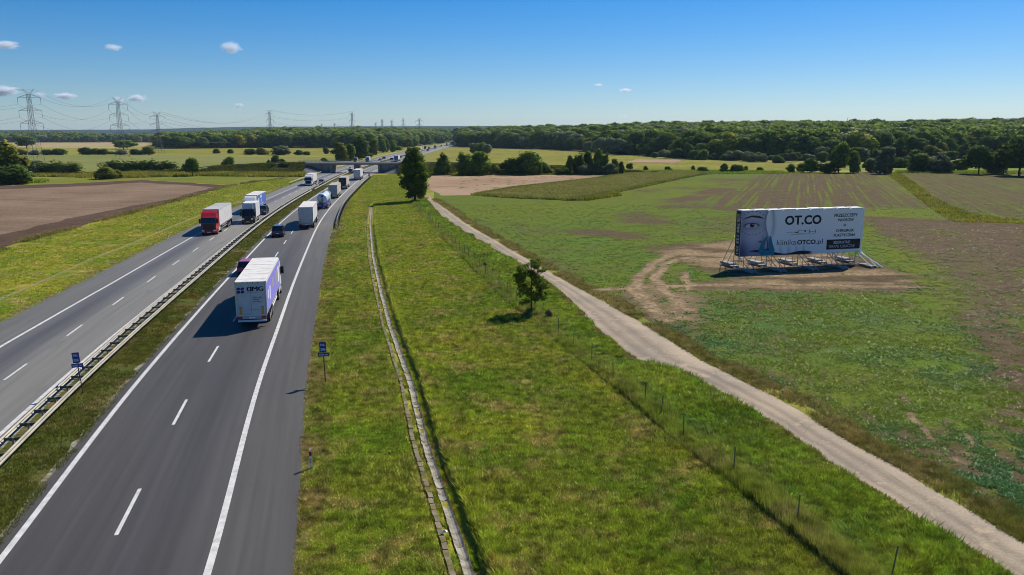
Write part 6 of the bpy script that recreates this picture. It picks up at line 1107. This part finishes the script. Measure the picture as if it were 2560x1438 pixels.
# ================================================================ pylons and cables
M_LAT = flat((.16, .17, .18), .6, .3, .2, 'lattice_grey'); M_INS = flat((.05, .06, .07), .4, .4, name='insulator'); M_CAB = flat((.06, .06, .065), .6, .3, name='cable')
def pylon(px, base, H, d, label, z0=0.0, arms=3, half=7.0, thick=.72, drop=3.9):
    x = (px - 1280)/F_PX*(d*CT + (CAM_H - z0 - H*.4)*ST); t = empty('power_pylon', (x, d, z0), 0, label, 'pylon', 'lattice pylons of the power line'); k = H/43; body = MB(); lv = [0, 7, 13, 18.5, 23.5, 27.5, 31, 35, 39, 41]; hw = lambda z: np.interp(z, [0, 23.5, 41], [3.7, 1.25, .8])*k*(1.0 + .0*half)
    for sx in (-1, 1):
        for sy in (-1, 1): body.tube([(sx*hw(z), sy*hw(z), z*k) for z in lv], .14*thick, 4)
    for a, b in zip(lv, lv[1:]):
        for f, g_ in (((1, 0), (0, 1)), ((0, 1), (1, 0))):
            for s in (-1, 1):
                P = lambda u, z: (u*hw(z), s*hw(z), z*k) if f[0] else (s*hw(z), u*hw(z), z*k)
                body.tube([P(-1, a), P(1, b)], .07*thick, 3); body.tube([P(1, a), P(-1, b)], .07*thick, 3); body.tube([P(-1, b), P(1, b)], .06*thick, 3)
    body.build('tower_body', M_LAT, t); tips = []
    for z in ((23.5, 31.2, 39)[3-arms:]):
        for s in (-1, 1):
            a = MB()
            for y in (-1, 1): a.tube([(s*hw(z), y*hw(z), z*k), (s*half, 0, z*k)], .09*thick, 3); a.tube([(s*hw(z+1.8), y*hw(z+1.8), (z+1.9)*k), (s*half, 0, z*k)], .10*thick, 3); a.tube([(s*half*.5, y*hw(z)*.5, z*k), (s*half*.5, y*hw(z)*.5, (z+1.1)*k)], .05*thick, 3)
            a.build('crossarm', M_LAT, t); MB().tube([(s*half, 0, z*k), (s*half, 0, z*k - drop)], .13*thick, 5).build('insulator', M_INS, t); tips.append(Vector((x + s*half, d, z0 + z*k - drop)))
    for s in (-1, 1): MB().tube([(0, 0, 41*k), (s*3.4, 0, H + 1.2*k)], .12*thick, 4).tube([(s*.8, 0, 40*k), (s*3.4, 0, H + 1.2*k)], .10*thick, 4).build('earth_peak', M_LAT, t); tips.append(Vector((x + s*3.4, d, z0 + H + 1.2*k)))
    return tips
d1 = G(85, 405).y
PT = .72
py1 = pylon(82, 0, 42.5, d1, 'nearest lattice pylon with three crossarms at the far left'); py2 = pylon(301, 0, 42.5, 606, 'second lattice pylon left of the shorter wide one'); py3 = pylon(397, 0, 35, 700, 'shorter wide lattice pylon right of the second one', half=6.4, drop=1.4)
py4 = pylon(676, 0, 60, 1500, 'distant slim pylon above the left wood', half=6.6, thick=1.5); py5 = pylon(881, 0, 66, 1800, 'distant pylon left of the far cluster above the wood', half=6.4, thick=1.7)
for px, H, d, hf, lb in ((956, 66, 2600, 5, 'far small pylon first of the cluster above the wood'), (980, 64, 2600, 5, 'far small pylon second of the cluster above the wood'), (1009, 68, 2600, 6, 'far small pylon third of the cluster above the wood'), (1049, 50, 1700, 7.6, 'far wide pylon closing the cluster near the motorway axis'), (940, 60, 2900, 4.5, 'tiny far pylon left of the cluster'), (837, 60, 3000, 4.5, 'tiny far pylon left of the distant slim pair'), (805, 58, 3000, 4.5, 'tiny far pylon above the middle of the left wood')): pylon(px, 0, H, d, lb, half=hf, thick=1.9)
ln = empty('power_line', (0, 0, 0), 0, 'sagging high voltage cables strung from pylon to pylon', 'power line')
off = [Vector((p.x + 4, p.y - 200, p.z)) for p in py1]
for A, Bq, sg, r in ((off, py1, 7, .05), (py1, py2, 8.5, .055), (py2, py3, 7, .06), (py3, py4, 16, .09), (py4, py5, 9, .1)):
    for a, b in zip(A, Bq):
        n = 18; MB().tube([a.lerp(b, i/n) - Vector((0, 0, 4*sg*(i/n)*(1 - i/n))) for i in range(n+1)], r, 3).build('cable', M_CAB, ln)
MB_ = MB().tube([((2101 - 1280)/F_PX*4200, 4200, 20), ((2101 - 1280)/F_PX*4200, 4200, CAM_H + 42/F_PX*4200)], 1.0, 4); tag(MB_.build('radio_mast', M_LAT), 'thin radio mast rising over the right hand forest', 'mast')
# ================================================================ clouds
hv = NT('cloud_vapour'); hv.N.remove(hv.b); pv = hv.N.new('ShaderNodeVolumePrincipled'); tc = hv.local(); gr = hv.N.new('ShaderNodeTexGradient'); gr.gradient_type = 'SPHERICAL'; hv.L(tc, gr.inputs[0]); oi = hv.oinfo(); mp = hv.N.new('ShaderNodeVectorMath'); mp.operation = 'ADD'; hv.L(tc, mp.inputs[0]); cb = hv.N.new('ShaderNodeCombineXYZ'); hv.L(hv.math('MULTIPLY', oi, 40.0), cb.inputs[0]); hv.L(cb.outputs[0], mp.inputs[1])
nz = hv.noise(2.4, 5, mp.outputs[0], .6); dn_ = hv.math('SUBTRACT', hv.math('ADD', gr.outputs['Fac'], hv.math('MULTIPLY', nz, 1.3)), .95); hv.L(hv.math('MULTIPLY', hv.math('MAXIMUM', dn_, 0.0), .03), pv.inputs['Density']); pv.inputs['Color'].default_value = (.86, .93, 1, 1); pv.inputs['Anisotropy'].default_value = .3; hv.L(pv.outputs[0], hv.out.inputs['Volume']); M_CLOUD = hv.m
ico = MB(); import bmesh
bm = bmesh.new(); bmesh.ops.create_icosphere(bm, subdivisions=2, radius=1.0); ico = bpy.data.meshes.new('cloud'); bm.to_mesh(ico); bm.free(); ico.materials.append(M_CLOUD)
for px, py, w, h_, lb in ((14, 112, 76, 20, 'flat white cloud cut by the left picture edge, high up'), (283, 119, 52, 16, 'small thin cloud high above the second pylon'), (577, 119, 60, 28, 'brightest puffy little cloud high in the sky'), (12, 227, 80, 24, 'white cloud behind the top of the nearest pylon'), (165, 240, 64, 15, 'thin low cloud between the first and second pylon'), (298, 250, 32, 16, 'small cloud behind the top of the second pylon'), (342, 246, 54, 17, 'low puffy cloud right of the second pylon'), (598, 264, 26, 13, 'tiny low cloud left of the distant slim pylon'), (100, 237, 34, 12, 'faint wisp right of the nearest pylon'), (1497, 213, 26, 8, 'tiny white wisp left of two over the right wood'), (1564, 226, 36, 10, 'small white wisp right of two over the right wood'), (1560, 292, 20, 7, 'minute cloud low over the right wood')):
    up = (719 - py)/F_PX; dv = Vector(((px - 1280)/F_PX, CT + up*ST, up*CT - ST)); D = min((1400 - CAM_H)/max(dv.z, .02), 22000); q = Vector((0, 0, CAM_H)) + dv*D; s = D/F_PX
    o = obj('cloud', ico); o.location = q; o.scale = (w*.62*s, w*.45*s, h_*.78*s); tag(o, lb, 'cloud', 'small fair weather clouds')
# ================================================================ haze
hz = MB().box(-9400, 9400, -450, 9700, -1.6, 125); o = hz.build('haze', None); o['kind'] = 'stuff'
hh = NT('haze_air'); hh.N.remove(hh.b); pv = hh.N.new('ShaderNodeVolumePrincipled'); pv.inputs['Color'].default_value = (.48, .70, 1.0, 1); pv.inputs['Density'].default_value = 0.00004; pv.inputs['Anisotropy'].default_value = .1; hh.L(pv.outputs[0], hh.out.inputs['Volume']); o.data.materials.append(hh.m)
